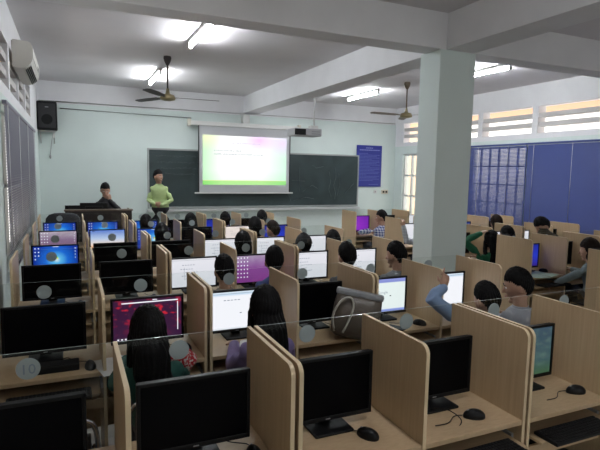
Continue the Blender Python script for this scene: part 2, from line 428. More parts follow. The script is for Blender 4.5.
so2 = empty('light_switch_box', (7.40, YF-.001, 1.38)); tag(so2, 'small pale switch box left of the wall socket', 'switch')
obj('plate', box(B(), -.04, .04, -.025, 0, 0, .08, bev=.006), PLASTICW, so2); obj('rocker', box(B(), -.015, .015, -.032, -.025, .02, .06, bev=.003), PLASTICG, so2)
sp = empty('loudspeaker', (-.40, 11.40, 2.64)); tag(sp, 'black loudspeaker mounted high in the front left corner', 'loudspeaker')
obj('cabinet', box(B(), -.17, .19, -.15, .12, 0, .55, bev=.025, seg=3), BLACKM, sp)
bm = B(); box(bm, -.14, .16, -.158, -.148, .04, .51, bev=.01); obj('grille', bm, simple('speaker_grille', (.03, .03, .032), .8, var=.5, vscale=300), sp)
bm = B(); t = bmesh.new(); bmesh.ops.create_cone(t, segments=32, radius1=.10, radius2=.10, depth=.006, cap_ends=True, matrix=Matrix.Translation((.01, -.16, .2)) @ Matrix.Rotation(PI/2, 4, 'X')); merge(bm, t)
obj('woofer_cover', bm, BLACK, sp)
obj('badge', box(B(), -.02, .04, -.162, -.156, .43, .445), PLASTICG, sp)
bm = B(); box(bm, -.15, .15, .0, .17, -.03, -.002, bev=.004); tube(bm, [(-.12, .17, -.25), (-.12, .0, -.03)], .012, 8); tube(bm, [(.12, .17, -.25), (.12, .0, -.03)], .012, 8)
obj('bracket', bm, STEEL, sp)
bm = B(); tube(bm, smooth_path([(-.30, YF-.03, 2.6), (-.33, YF-.025, 2.4), (-.36, YF-.03, 2.16)]), .006, 6); ellip(bm, (-.36, YF-.04, 2.12), (.02, .02, .04), 10)
tag(obj('hanging_cable', bm, PLASTICG, smooth=True), 'short cable with dark plug hanging below the loudspeaker', 'cable')

# ------------------------------------------------------------------ air conditioner
ac = empty('air_conditioner', (XL, 6.7, 3.03)); tag(ac, 'white split air conditioner high on the left wall', 'air conditioner')
prof = [(0, 0), (.12, 0), (.185, .05), (.215, .11), (.215, .25), (.18, .30), (0, .31)]
bm = B(); va = [bm.verts.new((x, 0, z)) for x, z in prof]; vb = [bm.verts.new((x, 1.35, z)) for x, z in prof]; n = len(prof)
for k in range(n): bm.faces.new((va[k], va[(k+1) % n], vb[(k+1) % n], vb[k]))
bm.faces.new(va); bm.faces.new(vb[::-1])
ge = [e for e in bm.edges]; bmesh.ops.bevel(bm, geom=ge, offset=.012, segments=2, affect='EDGES')
obj('casing', bm, simple('aircon_cream', (.62, .60, .55), .45), ac, smooth=False)
bm = B(); A1 = Matrix.Translation((.156, 0, .024)) @ Matrix.Rotation(-math.radians(38), 4, 'Y')
for k in range(4): box(bm, -.038+k*.021, -.026+k*.021, .12, 1.23, -.010, -.0015, M=A1)
obj('outlet_louvre', bm, BLACKM, ac)
bm = B(); box(bm, .2145, .2175, .05, 1.30, .115, .122)
obj('panel_seam', bm, PLASTICG, ac)
obj('display', box(B(), .214, .218, .95, 1.15, .14, .19), BLACK, ac)

# ------------------------------------------------------------------ blinds
def blind_mat(name, col, trans):
    m, N, L = new_mat(name); b_ = N['Principled BSDF']; b_.inputs['Base Color'].default_value = (*col, 1); b_.inputs['Roughness'].default_value = .45
    t = N.new('ShaderNodeBsdfTranslucent'); t.inputs[0].default_value = (*[min(1, c*1.3) for c in col], 1); x = N.new('ShaderNodeMixShader'); x.inputs[0].default_value = trans
    L.new(b_.outputs[0], x.inputs[1]); L.new(t.outputs[0], x.inputs[2]); L.new(x.outputs[0], N['Material Output'].inputs['Surface']); return m
BLUE = blind_mat('blue_blind', (.085, .12, .33), .45); GREYB = blind_mat('mauve_grey_blind', (.22, .21, .27), .15)
def blind(name, lab, x, y0, y1, z0, z1, mat, ang, sgn, cords, grp='window blinds', bend=None):
    e = empty(name, (x, y0, z0)); tag(e, lab, 'window blind', grp)
    bm = B(); L_ = y1-y0; z = 0; H = z1-z0; pitch = .0262; n = int((H-.05)/pitch)
    for k in range(n):
        zz = .03+k*pitch; a = ang+(bend(k/n) if bend else 0)
        ca, sa = math.cos(a), math.sin(a); hw = .0145
        vs = [bm.verts.new(p) for p in ((-hw*ca, 0, zz-hw*sa), (hw*ca, 0, zz+hw*sa), (hw*ca, L_, zz+hw*sa), (-hw*ca, L_, zz-hw*sa))]
        f = bm.faces.new(vs)
        vs2 = [bm.verts.new(v.co+Vector((0.0008*sa, 0, -0.0008*ca))) for v in vs]
        bm.faces.new(vs2[::-1])
        for i in range(4): bm.faces.new((vs[i], vs2[i], vs2[(i+1) % 4], vs[(i+1) % 4]))
    obj('slats', bm, mat, e)
    obj('head_rail', box(B(), -.02, .02, 0, L_, H-.035, H, bev=.004), mat, e)
    obj('bottom_rail', box(B(), -.012, .012, 0, L_, 0, .018, bev=.004), mat, e)
    for c in cords:
        bm = B(); tube(bm, [(-sgn*.017, c*L_, .01), (-sgn*.017, c*L_, H-.03)], .0035, 6); obj('cord', bm, PLASTICW, e)
    return e
blind('blue_blind', 'blue venetian blind just right of pillar, daylight showing through its tilted slats', XR-.05, 7.16, 8.95, .9, 2.54, BLUE, math.radians(54), 1, (.25, .7))
blind('blue_blind', 'wide closed blue venetian blind at the right edge of the photo', XR-.05, 5.0, 7.14, .93, 2.54, BLUE, math.radians(72), 1, (.12, .55, .93))
blind('blue_blind', 'blue venetian blind nearest the camera on the right wall', XR-.05, 1.1, 4.95, .9, 2.54, BLUE, math.radians(72), 1, (.2, .8))
blind('grey_blind', 'mauve grey venetian blind covering the left wall window', XL+.035, 5.42, 9.72, .86, 2.52, GREYB, math.radians(68), -1, (.03, .3, .6, .9), 'left blinds')

# ------------------------------------------------------------------ lamps and fans
LAMPS = [(1.50, 6.35, 'fluorescent tube light on the ceiling nearest the cross beam, left of pillar', 150), (1.45, 9.75, 'fluorescent tube light on the ceiling above the left ceiling fan', 140),
         (5.78, 9.65, 'fluorescent tube light on the ceiling behind the projector', 140), (6.14, 6.55, 'fluorescent tube light on the ceiling just right of the pillar', 130),
         (1.5, 1.6, 'added unseen tube light above the nearest desks, brightening the near beams', 62), (1.5, -2.6, 'added unseen tube light brightening the room from the back left', 50),  # unseen tubes added in place of daylight from the left rear
         (5.2, -2.6, 'added unseen tube light brightening the room from the back right', 18)]  # weak unseen tube, added as fill from behind the camera
for x, y, lab, s in LAMPS:
    e = empty('tube_light', (x, y, ZC)); tag(e, lab, 'ceiling light', 'ceiling tube lights')
    obj('fixture', box(B(), -.03, .03, -.62, .62, -.05, .004, bev=.003), STEEL, e)
    for yy in (-.62, .60): obj('tube_holder', box(B(), -.022, .022, yy, yy+.025, -.115, -.04, bev=.004), PLASTICW, e)
    bm = B(); tube(bm, [(0, -.595, -.09), (0, .60, -.09)], .016, 12); obj('tube', bm, emis('tube_%d' % s, (.93, .97, 1), s), e)
def fan(x, y, lab, rot, bladec, drop=.60):
    e = empty('ceiling_fan', (x, y, ZC), rot); tag(e, lab, 'ceiling fan', 'ceiling fans')
    loftz = lambda bm, prof: loft(bm, [((0, 0, z), (r, 0, 0), (0, r, 0)) for z, r in prof], 24)
    obj('canopy', loftz(B(), [(0, .055), (-.03, .06), (-.08, .045), (-.13, .02)]), bladec, e)
    obj('down_rod', loftz(B(), [(-.1, .012), (-drop+.02, .012)]), bladec, e)
    obj('motor_housing', loftz(B(), [(-drop+.12, .02), (-drop+.07, .03), (-drop+.04, .035), (-drop+.02, .10), (-drop-.03, .12), (-drop-.05, .11), (-drop-.065, .05)]), simple('fan_brass', (.30, .25, .14), .35, .6), e)
    for k in range(3):
        M = Matrix.Rotation(2*PI*k/3, 4, 'Z'); bm = B()
        pr = [(.10, .018), (.2, .025), (.22, .05), (.5, .064), (.76, .056), (.80, .03)]
        up = [bm.verts.new(M @ Vector((r, w, -drop-.01+w*.16))) for r, w in pr]; dn = [bm.verts.new(M @ Vector((r, -w, -drop-.01-w*.16))) for r, w in pr]
        for i in range(len(pr)-1): bm.faces.new((up[i], up[i+1], dn[i+1], dn[i]))
        r_ = bmesh.ops.extrude_face_region(bm, geom=bm.faces[:]); bmesh.ops.translate(bm, vec=(0, 0, -.006), verts=[v for v in r_['geom'] if isinstance(v, bmesh.types.BMVert)])
        obj('blade', bm, bladec, e)
    return e
fan(1.40, 8.15, 'dark bladed ceiling fan hanging in front of the left lights', math.radians(-2), simple('fan_dark', (.05, .04, .04), .5))
fan(5.85, 8.15, 'bronze ceiling fan partly hidden behind the pillar', math.radians(182), simple('fan_bronze', (.16, .11, .07), .45))

# ------------------------------------------------------------------ projector hung from the lengthwise beam
pj = empty('projector', (4.18, 9.0, -.07)); tag(pj, 'ceiling projector on a thin pole hanging from the ceiling', 'projector')
obj('pole', loft(B(), [((.14, 0, z), (.014, 0, 0), (0, .014, 0)) for z in (2.86, ZC+.07)], 12), STEEL, pj)
obj('ceiling_plate', box(B(), .07, .21, -.07, .07, ZC+.05, ZC+.07, bev=.004), STEEL, pj)
obj('mount_arm', box(B(), .04, .21, -.05, .05, 2.79, 2.87, bev=.01), STEEL, pj)
obj('casing', box(B(), -.34, .22, -.2, .2, 2.66, 2.80, bev=.025, seg=3), simple('projector_grey', (.42, .42, .44), .4), pj)
bm = B(); box(bm, -.345, -.12, -.206, -.19, 2.675, 2.785, bev=.005); obj('vent_grille', bm, BLACKM, pj)
bm = B(); tube(bm, [(.08, .19, 2.73), (.08, .24, 2.73)], [.05, .045], 20); obj('lens', bm, BLACK, pj)
bm = B(); box(bm, .0, .18, -.204, -.19, 2.69, 2.71); box(bm, .0, .18, -.204, -.19, 2.73, 2.75); obj('port_panel', bm, PLASTICG, pj)

# ------------------------------------------------------------------ the carrel desks
DT = .712; GAP = .017; PT = 1.171; PD = .547; SP = .627; TH = .018
def side_panel_bm(x, top=PT):
    bm = B(); r = .045
    pts = [(0, 0), (0, top)]
    pts += [(-PD+r-r*math.sin(a), top-r+r*math.cos(a)) for a in [k*PI/12 for k in range(7)]]
    pts += [(-PD, 0)]
    va = [bm.verts.new((x-TH/2, y, z)) for y, z in pts]; vb = [bm.verts.new((x+TH/2, y, z)) for y, z in pts]; n = len(pts)
    bm.faces.new(va).material_index = 0; bm.faces.new(vb[::-1]).material_index = 0
    for k in range(n):
        f = bm.faces.new((va[k], va[(k+1) % n], vb[(k+1) % n], vb[k])); f.material_index = 1
    return bm
def make_desk():
    """two-seat unit; origin at the left outer panel, rear plane y=0, seats towards -y"""
    e = empty('carrel_desk')
    for nm, x in (('side_panel', GAP/2+TH/2), ('centre_panel', SP), ('side_panel', 2*SP-GAP/2-TH/2)):
        obj(nm, side_panel_bm(x), [WOOD, WEDGE], e)
    for s in (0, 1):
        x0 = TH+GAP/2 if s == 0 else SP+TH/2; x1 = SP-TH/2 if s == 0 else 2*SP-TH-GAP/2
        bm = box(B(), x0, x1, -PD+.004, -.02, DT-.025, DT, bev=.002, seg=1); 
        obj('worktop', bm, WOOD, e)
        obj('back_panel', box(B(), x0, x1, -.03, -.014, .12, DT-.03), WOOD, e)
        obj('front_rail', box(B(), x0, x1, -PD+.04, -PD+.055, DT-.24, DT-.18), WOOD, e)
        tr = obj('keyboard_tray', box(B(), x0+.02, x1-.02, -PD-.06, -PD+.30, DT-.115, DT-.10, bev=.002, seg=1), WOOD, e)
        for xx in (x0, x1-.014): obj('tray_rail', box(B(), xx, xx+.014, -PD+.05, -.12, DT-.12, DT-.09), PLASTICG, tr)
        bm = box(B(), x0, x1, -.007, -.002, .74, PT-.002); 
        for f in bm.faces:
            c = f.calc_center_median(); f.material_index = 1 if c.z > PT-.003 else 0
        gp = obj('acrylic_screen', bm, [PANE, PEDGE], e)
        cx = (x0+x1)/2-.03; bm = B(); t = bmesh.new()
        bmesh.ops.create_cone(t, segments=36, radius1=.045, radius2=.045, depth=.002, cap_ends=True, matrix=Matrix.Translation((cx, -.0085, 1.10)) @ Matrix.Rotation(PI/2, 4, 'X')); merge(bm, t)
        obj('round_sticker', bm, DISC, gp)
    return e
ROWS = [2.278, 3.678, 5.13, 6.385, 7.78, 8.94]
X0 = -.47
RROWS = [None, 3.57, 4.82, 6.02, 7.40, 8.94]; RXR = {1: 4.93, 2: 4.92, 3: 4.89, 4: 4.95, 5: 4.95}; RSP = .6125
RN = ['row nearest the camera', 'second row from the camera', 'third row from the camera', 'fourth row from the camera', 'fifth row from the camera', 'farthest row']
SEATN = ['against the left wall', 'second from the left wall', 'third from the left', 'fourth from the left', 'fifth from the left', 'beside the aisle']
UN = ['against the left wall', 'in the middle of the block', 'beside the pillar aisle']
desk0 = make_desk(); first = True
def put_desk(x, y, lab, grp, sx=1):
    global first
    d = desk0 if first else copy_tree(desk0)
    first = False
    d.location = (x, y, 0); d.scale = (sx, 1, 1); tag(d, lab, 'desk', grp); return d
for r, Y in enumerate(ROWS):
    for u in range(3):
        if r == 0 and u == 2:
            pass
        d = put_desk(X0+2*SP*u, Y, 'two-seat beech carrel desk, %s, %s' % (RN[r], UN[u]), 'carrel desks left of the aisle')
for r, Y in enumerate(RROWS):
    if Y is None: continue
    for u in range(2 if r > 1 else 1):
        put_desk(RXR[r]+2*RSP*u, Y, 'beech carrel desk on window side, %s, %s' % (RN[r], ('by the aisle', 'by the blinds')[u]), 'carrel desks by the right windows', RSP/SP)

st = [c for c in desk0.children if c.name.startswith('acrylic_screen')][0]
bm = B(); text_bm(bm, '10', .060, SP/2-.022, 1.078, -.0105); obj('printed_number', bm, DIGIT, desk0)
# ------------------------------------------------------------------ monitors, mice, keyboards
def rect_frame(bm, x0, x1, z0, z1, t, y0, y1, tb=None):
    tb = tb or t
    box(bm, x0, x1, y0, y1, z0, z0+tb, bev=.003); box(bm, x0, x1, y0, y1, z1-t, z1, bev=.003)
    box(bm, x0, x0+t, y0, y1, z0, z1, bev=.003); box(bm, x1-t, x1, y0, y1, z0, z1, bev=.003)
MW = .478
def screen_mesh(kind):
    bm = B(); hw = MW/2-.016
    quad(bm, -hw, hw, .056, .333, -.0045, 0)
    rnd = random.Random(kind)
    y = -.0052
    if kind in ('seven', 'lake', 'pink'):
        cols = {'seven': 2, 'lake': 3, 'pink': 5}[kind]
        for c in range(cols):
            for k in range(6):
                if kind == 'seven' and (c, k) not in ((0, 0), (1, 0), (0, 1), (1, 1), (0, 3), (0, 2), (1, 2)): continue
                x = -hw+.014+c*.034; z = .318-k*.04; quad(bm, x, x+.012, z-.012, z, y, 1)
        for k in range(4): quad(bm, hw-.03, hw-.02, .30-k*.035, .31-k*.035, y, 1)
        if kind == 'seven':
            for (dx, dz, mi) in ((-.012, .006, 3), (.004, .007, 4), (-.012, -.010, 5), (.004, -.009, 6)): quad(bm, .005+dx, .005+dx+.014, .195+dz, .195+dz+.014, y, mi)
            quad(bm, -.03, .03, .325, .330, y, 1)
    elif kind == 'sunset':
        for k in range(16):
            x = -hw+.02+k*.026; quad(bm, x, x+rnd.uniform(.008, .02), .058, .075+rnd.uniform(0, .02), y, 7)
        quad(bm, .03, .036, .06, .13, y, 7); quad(bm, .04, .043, .06, .15, y, 7); quad(bm, -.2, -.17, .318, .326, y, 7)
    elif kind == 'red':
        quad(bm, -.17, .20, .308, .316, y, 1); quad(bm, .03, .06, .322, .328, y, 1)
        quad(bm, hw-.028, hw-.022, .1, .30, y, 1)
        for k in range(6): quad(bm, -.2+k*.024, -.188+k*.024, .062, .072, y, 1)
    elif kind in ('white', 'paper', 'rose'):
        n = {'white': 1, 'paper': 5, 'rose': 3}[kind]
        for k in range(n):
            z = .27-k*.033-rnd.uniform(0, .01); x = -.10+rnd.uniform(-.03, .03)
            for j in range(rnd.randint(2, 5)): quad(bm, x, x+.018, z, z+.006, y, 2); x += .026
        quad(bm, -hw, hw, .318, .321, y, 2)
        if kind == 'paper': quad(bm, -.09, -.087, .13, .25, y, 2); quad(bm, -.09, .03, .13, .133, y, 2)
        if kind == 'white': quad(bm, .02, .035, .17, .177, y, 2)
    elif kind == 'search':
        text_bm(bm, 'Google', .034, .0, .21, y, 2); quad(bm, .07, .085, .185, .192, y, 7)
    return bm
SCOL = [emis('flag_red', (.9, .15, .05), .45), emis('flag_green', (.3, .8, .1), .45), emis('flag_blue', (.1, .4, .95), .45), emis('flag_yellow', (.98, .85, .1), .45), emis('display_dark', (.05, .045, .06), .3)]
STR = dict(seven=.45, lake=.36, sunset=.45, red=.42, pink=.30, white=.48, paper=.42, rose=.45, search=.45, purple=.42, blue=.36, nature=.3)
mon_first = None; scr_cache = {}
def make_monitor_base():
    e = empty('monitor')
    bm = B(); rect_frame(bm, -MW/2, MW/2, .036, .348, .015, -.010, .012, .020)
    box(bm, -MW/2+.002, MW/2-.002, .006, .028, .038, .346, bev=.006)
    box(bm, -.15, .15, .026, .050, .11, .29, bev=.012)
    obj('casing', bm, BLACK, e)
    bm = box(B(), -.035, .035, .03, .055, .008, .16, bev=.008); obj('stand_neck', bm, BLACK, e)
    bm = box(B(), -.10, .10, -.085, .115, 0, .014, bev=.006); obj('stand_base', bm, BLACK, e)
    bm = box(B(), -.012, .012, -.0108, -.010, .043, .048); obj('maker_mark', bm, PLASTICG, e)
    return e
def put_monitor(x, y, kind, lab, grp='computer monitors', z=DT, rz=0, w=1):
    global mon_first
    if mon_first is None: mon_first = make_monitor_base(); e = mon_first
    else:
        e = mon_first.copy(); C.objects.link(e)
        for ch in mon_first.children:
            if ch.name.startswith('display'): continue
            c = ch.copy(); C.objects.link(c); c.parent = e
    e.location = (x, y, z); e.rotation_euler = (0, 0, rz); tag(e, lab, 'monitor', grp)
    e.scale = (w, 1, 1)
    if kind not in scr_cache:
        m = OFF if kind == 'off' else screen_mat('display_'+kind, kind, STR[kind])
        if kind == 'off':
            bm = B(); hw = MW/2-.016; quad(bm, -hw, hw, .056, .333, -.0045)
        else: bm = screen_mesh(kind)
        o = obj('display', bm, [m, LINEW, LINE]+SCOL, e); scr_cache[kind] = o
        if kind != 'off': o['label'] = {'seven': 'blue desktop wallpaper display', 'lake': 'lavender landscape desktop', 'sunset': 'sunset skyline wallpaper', 'red': 'dark display with red flowers', 'pink': 'pink desktop covered with icons', 'white': 'white page on the display', 'paper': 'white document on the display', 'rose': 'pale pink page on the display', 'search': 'search page on the display', 'purple': 'purple desktop display', 'blue': 'deep blue display', 'nature': 'dark nature wallpaper'}[kind]
    else:
        c = scr_cache[kind].copy(); C.objects.link(c); c.parent = e
    return e
MOUSE = None
def make_mouse():
    bm = B(); t = bmesh.new(); bmesh.ops.create_uvsphere(t, u_segments=20, v_segments=12, radius=1)
    for v in t.verts:
        x, y, z = v.co; v.co = Vector((x*.032*(1-.12*y), y*.056, max(z, -.25)*.036+.009))
    merge(bm, t); e = empty('computer_mouse')
    obj('mouse_shell', bm, BLACK, e, smooth=True)
    bm = B(); ellip(bm, (0, .030, .036), (.004, .010, .006), 10); obj('scroll_wheel', bm, PLASTICG, e)
    bm = B(); tube(bm, smooth_path([(0, .053, .012), (.0, .10, .004), (-.07, .15, .004), (-.10, .22, .004)]), .0022, 6); obj('cord', bm, BLACK, e)
    return e
def put_mouse(x, y, lab, rz=0, z=DT):
    global MOUSE
    if MOUSE is None: MOUSE = make_mouse(); e = MOUSE
    else: e = copy_tree(MOUSE)
    e.location = (x, y, z); e.rotation_euler = (0, 0, rz); tag(e, lab, 'mouse', 'computer mice'); return e
KB = None
def make_keyboard():
    e = empty('keyboard')
    obj('keyboard_body', box(B(), -.22, .22, -.07, .07, 0, .018, bev=.006), BLACK, e)
    bm = B()
    for r in range(6):
        y = .052-r*.021; x = -.205
        while x < .20:
            w = .017 if r < 5 else random.Random(r).choice((.017,)); 
            if r == 5 and -.09 < x < -.08: w = .10
            box(bm, x, x+w, y-.008, y+.008, .017, .0235, bev=.002, seg=1); x += w+.003
    obj('keys', bm, BLACKM, e); return e
def put_keyboard(x, y, lab, rz=0, z=DT-.10):
    global KB
    if KB is None: KB = make_keyboard(); e = KB
    else: e = copy_tree(KB)
    e.location = (x, y, z); e.rotation_euler = (0, 0, rz); tag(e, lab, 'keyboard', 'computer keyboards'); return e
def sx(c): return X0+SP*(c+.5)
def rxs(c, r=5): return RXR[r]+RSP*(c+.5)+(.02 if r == 2 else 0)
GRID = ['off off off off nature off', 'off red white off search white', 'off off paper pink paper paper', 'seven off off paper paper paper', 'lake sunset seven off rose blue', 'seven seven seven off blue off']
LOOK = {'off': 'switched-off monitor', 'nature': 'monitor with a dark nature wallpaper', 'red': 'monitor with red flowers on display', 'white': 'monitor showing a bright white page',
        'search': 'monitor showing a search page', 'paper': 'monitor showing a white document', 'pink': 'monitor with pink icon desktop', 'seven': 'monitor with a glowing blue desktop', 'lake': 'monitor with a lavender landscape desktop',
        'sunset': 'monitor with a sunset skyline wallpaper', 'rose': 'monitor showing a pale pink page', 'blue': 'monitor with a deep blue display', 'purple': 'monitor with a bright purple desktop'}
for r, row in enumerate(GRID):
    for c, k in enumerate(row.split()):
        off = .235 if r == 0 else .19
        put_monitor(sx(c)-(.05 if (r, c) == (0, 0) else .015), ROWS[r]-off, k, '%s, %s, %s' % (LOOK[k], RN[r], SEATN[c]))
RG = {1: 'off off', 2: 'blue off off off', 3: 'off paper paper off', 4: 'paper off seven off', 5: 'purple off paper off'}
RSEAT = ['first right of aisle', 'second right of aisle', 'third right of aisle', 'by the blue blinds']
for r, row in RG.items():
    for c, k in enumerate(row.split()):
        put_monitor(rxs(c, r), RROWS[r]-.17, k, '%s, %s, %s' % (LOOK[k], RN[r], RSEAT[c]))
for r in range(6):
    for c in range(6):
        if (r, c) in ((0, 2), (0, 3), (0, 4), (1, 0), (1, 4)): continue
        if r > 3: continue
        if r == 0 and c == 5: continue
        put_mouse(sx(c)+.21, ROWS[r]-.36+.02*((c*7+r*3) % 3), 'black mouse on the desk, %s, %s' % (RN[r], SEATN[c]), .2*((c+r) % 3-1))
put_mouse(1.215, 1.89, 'black mouse beside the nearest monitor stand at bottom centre', .55)
put_mouse(1.81, 1.85, 'black mouse on the nearest desk below the boy in blue sleeve', 1.15)
put_mouse(2.56, 1.86, 'black mouse on the nearest desk at the right edge of the photo', 1.2)
put_mouse(.08, 3.23, 'black mouse at the left wall seat of the second row', .1)
put_mouse(2.53, 3.23, 'black mouse beside the phone on the second row desk', .6)
put_mouse(5.44, 4.52, 'black mouse on the green papers by the woman at right', .5)
put_keyboard(1.72, 1.66+.02, 'black keyboard on the pulled-out tray, fourth seat of nearest row')
put_keyboard(2.335, 1.68, 'black keyboard on the pulled-out tray at the bottom right corner')
put_keyboard(-.14, 3.07, 'black keyboard on the tray below the left wall seat, second row')
put_keyboard(5.27, 4.22, 'black keyboard on the tray beside the woman at the right')
# cables behind the nearest monitors
def cable(lab, pts, r=.0025, mat=None):
    bm = B(); tube(bm, smooth_path(pts), r, 6); tag(obj('cable', bm, mat or BLACK, smooth=True), lab, 'cable')
cable('black cable curling past the stand of the nearest monitor, fourth seat', [(1.62, 2.02, .705), (1.68, 1.92, .75), (1.72, 1.84, .72), (1.63, 1.80, .704), (1.55, 1.86, .704)])
cable('black cable trailing across the nearest desk left of the centre panel', [(.48, 1.98, .705), (.56, 1.88, .705), (.66, 1.84, .705), (.73, 1.80, .705)])
cable('black cable looping behind the off monitor at the left wall, second row', [(-.12, 3.40, .705), (-.04, 3.34, .75), (.02, 3.25, .706), (.05, 3.18, .706)])
bm = box(B(), -.27, .02, 3.21, 3.31, DT, DT+.045, bev=.008)
tag(obj('router_box', bm, BLACKM), 'flat black box under the off monitor, second row, left wall seat', 'box')
# phone, papers, bag
bm = box(B(), -.04, .04, -.075, .075, 0, .009, bev=.004); o = obj('mobile_phone', bm, BLACK); o.location = (2.30, 3.22, DT); o.rotation_euler = (0, 0, .5); tag(o, 'black phone lying on the desk in front of the search page monitor', 'phone')
PAP = simple('green_tinted_paper', (.40, .52, .40), .8); PAPW = simple('white_paper', (.75, .75, .74), .8)
for k, (x, y, rz, m, lab) in enumerate([(5.30, 4.40, .3, PAP, 'pale green sheets of paper on the desk by the woman at right'), (5.12, 4.36, -.2, PAP, 'pale green open notebook beside the green sheets'),
                                        (4.98+.2, 5.60, .2, PAPW, 'white sheet of paper below the green sleeved girl'), (1.12, 3.22, .3, PAPW, 'white paper on the desk beside the purple shirt girl'), (.22, 3.20, .2, PAPW, 'white paper left of the girl with the red sleeve')]):
    bm = B(); nx = 8
    vs = [[bm.verts.new(((i/nx-.5)*.21, (j/nx-.5)*.29, .003+.004*math.sin(i*.9+j*.5+k)**2)) for j in range(nx+1)] for i in range(nx+1)]
    for i in range(nx):
        for j in range(nx): bm.faces.new((vs[i][j], vs[i+1][j], vs[i+1][j+1], vs[i][j+1]))
    r_ = bmesh.ops.extrude_face_region(bm, geom=bm.faces[:]); bmesh.ops.translate(bm, vec=(0, 0, -.003), verts=[v for v in r_['geom'] if isinstance(v, bmesh.types.BMVert)])
    o = obj('paper', bm, m); o.location = (x, y, DT+.001); o.rotation_euler = (0, 0, rz); tag(o, lab, 'paper')
# bag on the second-row desk
def bag():
    e = empty('tote_bag', (1.845, 3.125, DT), math.radians(-32)); tag(e, 'brown grey tote bag with pale straps leaning beside the search page monitor', 'bag')
    M = Matrix.Translation((0, 0, .018)) @ Matrix.Rotation(math.radians(9), 4, 'Y') @ Matrix.Rotation(math.radians(-7), 4, 'X') @ Matrix.Diagonal((1.05, 1, 1, 1))
    bm = B(); prof = [(0, .13, .075), (.02, .155, .095), (.10, .165, .10), (.20, .165, .085), (.27, .16, .06), (.305, .155, .035)]
    def se(t, a, b_):
        c, s = math.cos(t), math.sin(t); return Vector((a*abs(c)**.45*(1 if c > 0 else -1), b_*abs(s)**.6*(1 if s > 0 else -1), 0))
    R = []; sg = 40
    for z, a, d in prof: R.append([bm.verts.new(M @ (se(2*PI*k/sg, a, d)+Vector((0, 0, z+.006*math.sin(k*1.7+z*30))))) for k in range(sg)])
    for p, q in zip(R, R[1:]):
        for k in range(sg): bm.faces.new((p[k], p[(k+1) % sg], q[(k+1) % sg], q[k]))
    bm.faces.new(R[0][::-1]); bm.faces.new(R[-1])
    obj('bag_body', bm, simple('bag_leather', (.10, .08, .062), .38, var=.25, vscale=9, bump=.5), e, smooth=True)
    bm = box(B(), -.165, .165, -.05, .05, .292, .335, bev=.014, M=M); obj('folded_top', bm, simple('bag_top_grey', (.30, .31, .33), .35, var=.2, vscale=12), e)
    for s, xo in ((-1, -.03), ):
        bm = B(); tube(bm, smooth_path([M @ Vector(p) for p in ((-.13, -.09, .03), (-.155, -.108, .14), (-.12, -.11, .25), (-.06, -.085, .285), (-.03, -.105, .22), (-.05, -.112, .10), (-.07, -.10, .03))]), .008, 8); obj('strap', bm, simple('bag_strap', (.45, .43, .38), .5), e, smooth=True)
bag()

# pc tower under the nearest right desk
pc = empty('computer_tower', (2.35, 2.0, 0)); tag(pc, 'black computer tower with silver front under the nearest right desk', 'computer tower')
obj('case', box(B(), -.09, .09, -.22, .2, .02, .44, bev=.008), BLACKM, pc); obj('front_panel', box(B(), -.085, .085, -.235, -.218, .03, .43, bev=.01), simple('silver_plastic', (.4, .41, .43), .35), pc)
for x in (-.07, .07): obj('foot', box(B(), x-.015, x+.015, -.2, .18, 0, .02), BLACK, pc)

# ------------------------------------------------------------------ chairs
def make_chair():
    e = empty('chair')
    bm = B(); t = bmesh.new(); box(t, -.20, .20, -.20, .20, .425, .462, bev=.016, seg=3); merge(bm, t); obj('seat', bm, PAD, e, smooth=False)
    M = Matrix.Translation((0, -.215, 0)) @ Matrix.Rotation(math.radians(9), 4, 'X')
    obj('backrest', box(B(), -.185, .185, -.012, .016, .56, .82, bev=.01, seg=3, M=M), PAD, e)
    bm = B(); tube(bm, smooth_path([(-.215, -.19, .43), (-.215, -.24, .60), (-.205, -.29, .80), (-.15, -.305, .865), (0, -.307, .87), (.15, -.305, .865), (.205, -.29, .80), (.215, -.24, .60), (.215, -.19, .43)]), .0115, 10)
    obj('back_frame', bm, CHROME, e, smooth=True)
    for x in (-1, 1):
        for y in (-1, 1):
            bm = B(); tube(bm, [(x*.215, y*.19, .44), (x*.225, y*.215, 0)], .0115, 10); obj('leg', bm, CHROME, e, smooth=True)
    bm = B()
    for x in (-.215, .215): tube(bm, [(x, -.19, .435), (x, .19, .435)], .0115, 8)
    for y in (-.19, .19): tube(bm, [(-.215, y, .425), (.215, y, .425)], .0115, 8)
    obj('seat_frame', bm, CHROME, e, smooth=True)
    return e
chair0 = make_chair(); cf = True
def put_chair(x, y, lab, rz=0, grp='chairs at the carrels'):
    global cf
    e = chair0 if cf else copy_tree(chair0); cf = False
    e.location = (x, y, 0); e.rotation_euler = (0, 0, rz); e.scale = (1, 1, .90); tag(e, lab, 'chair', grp)

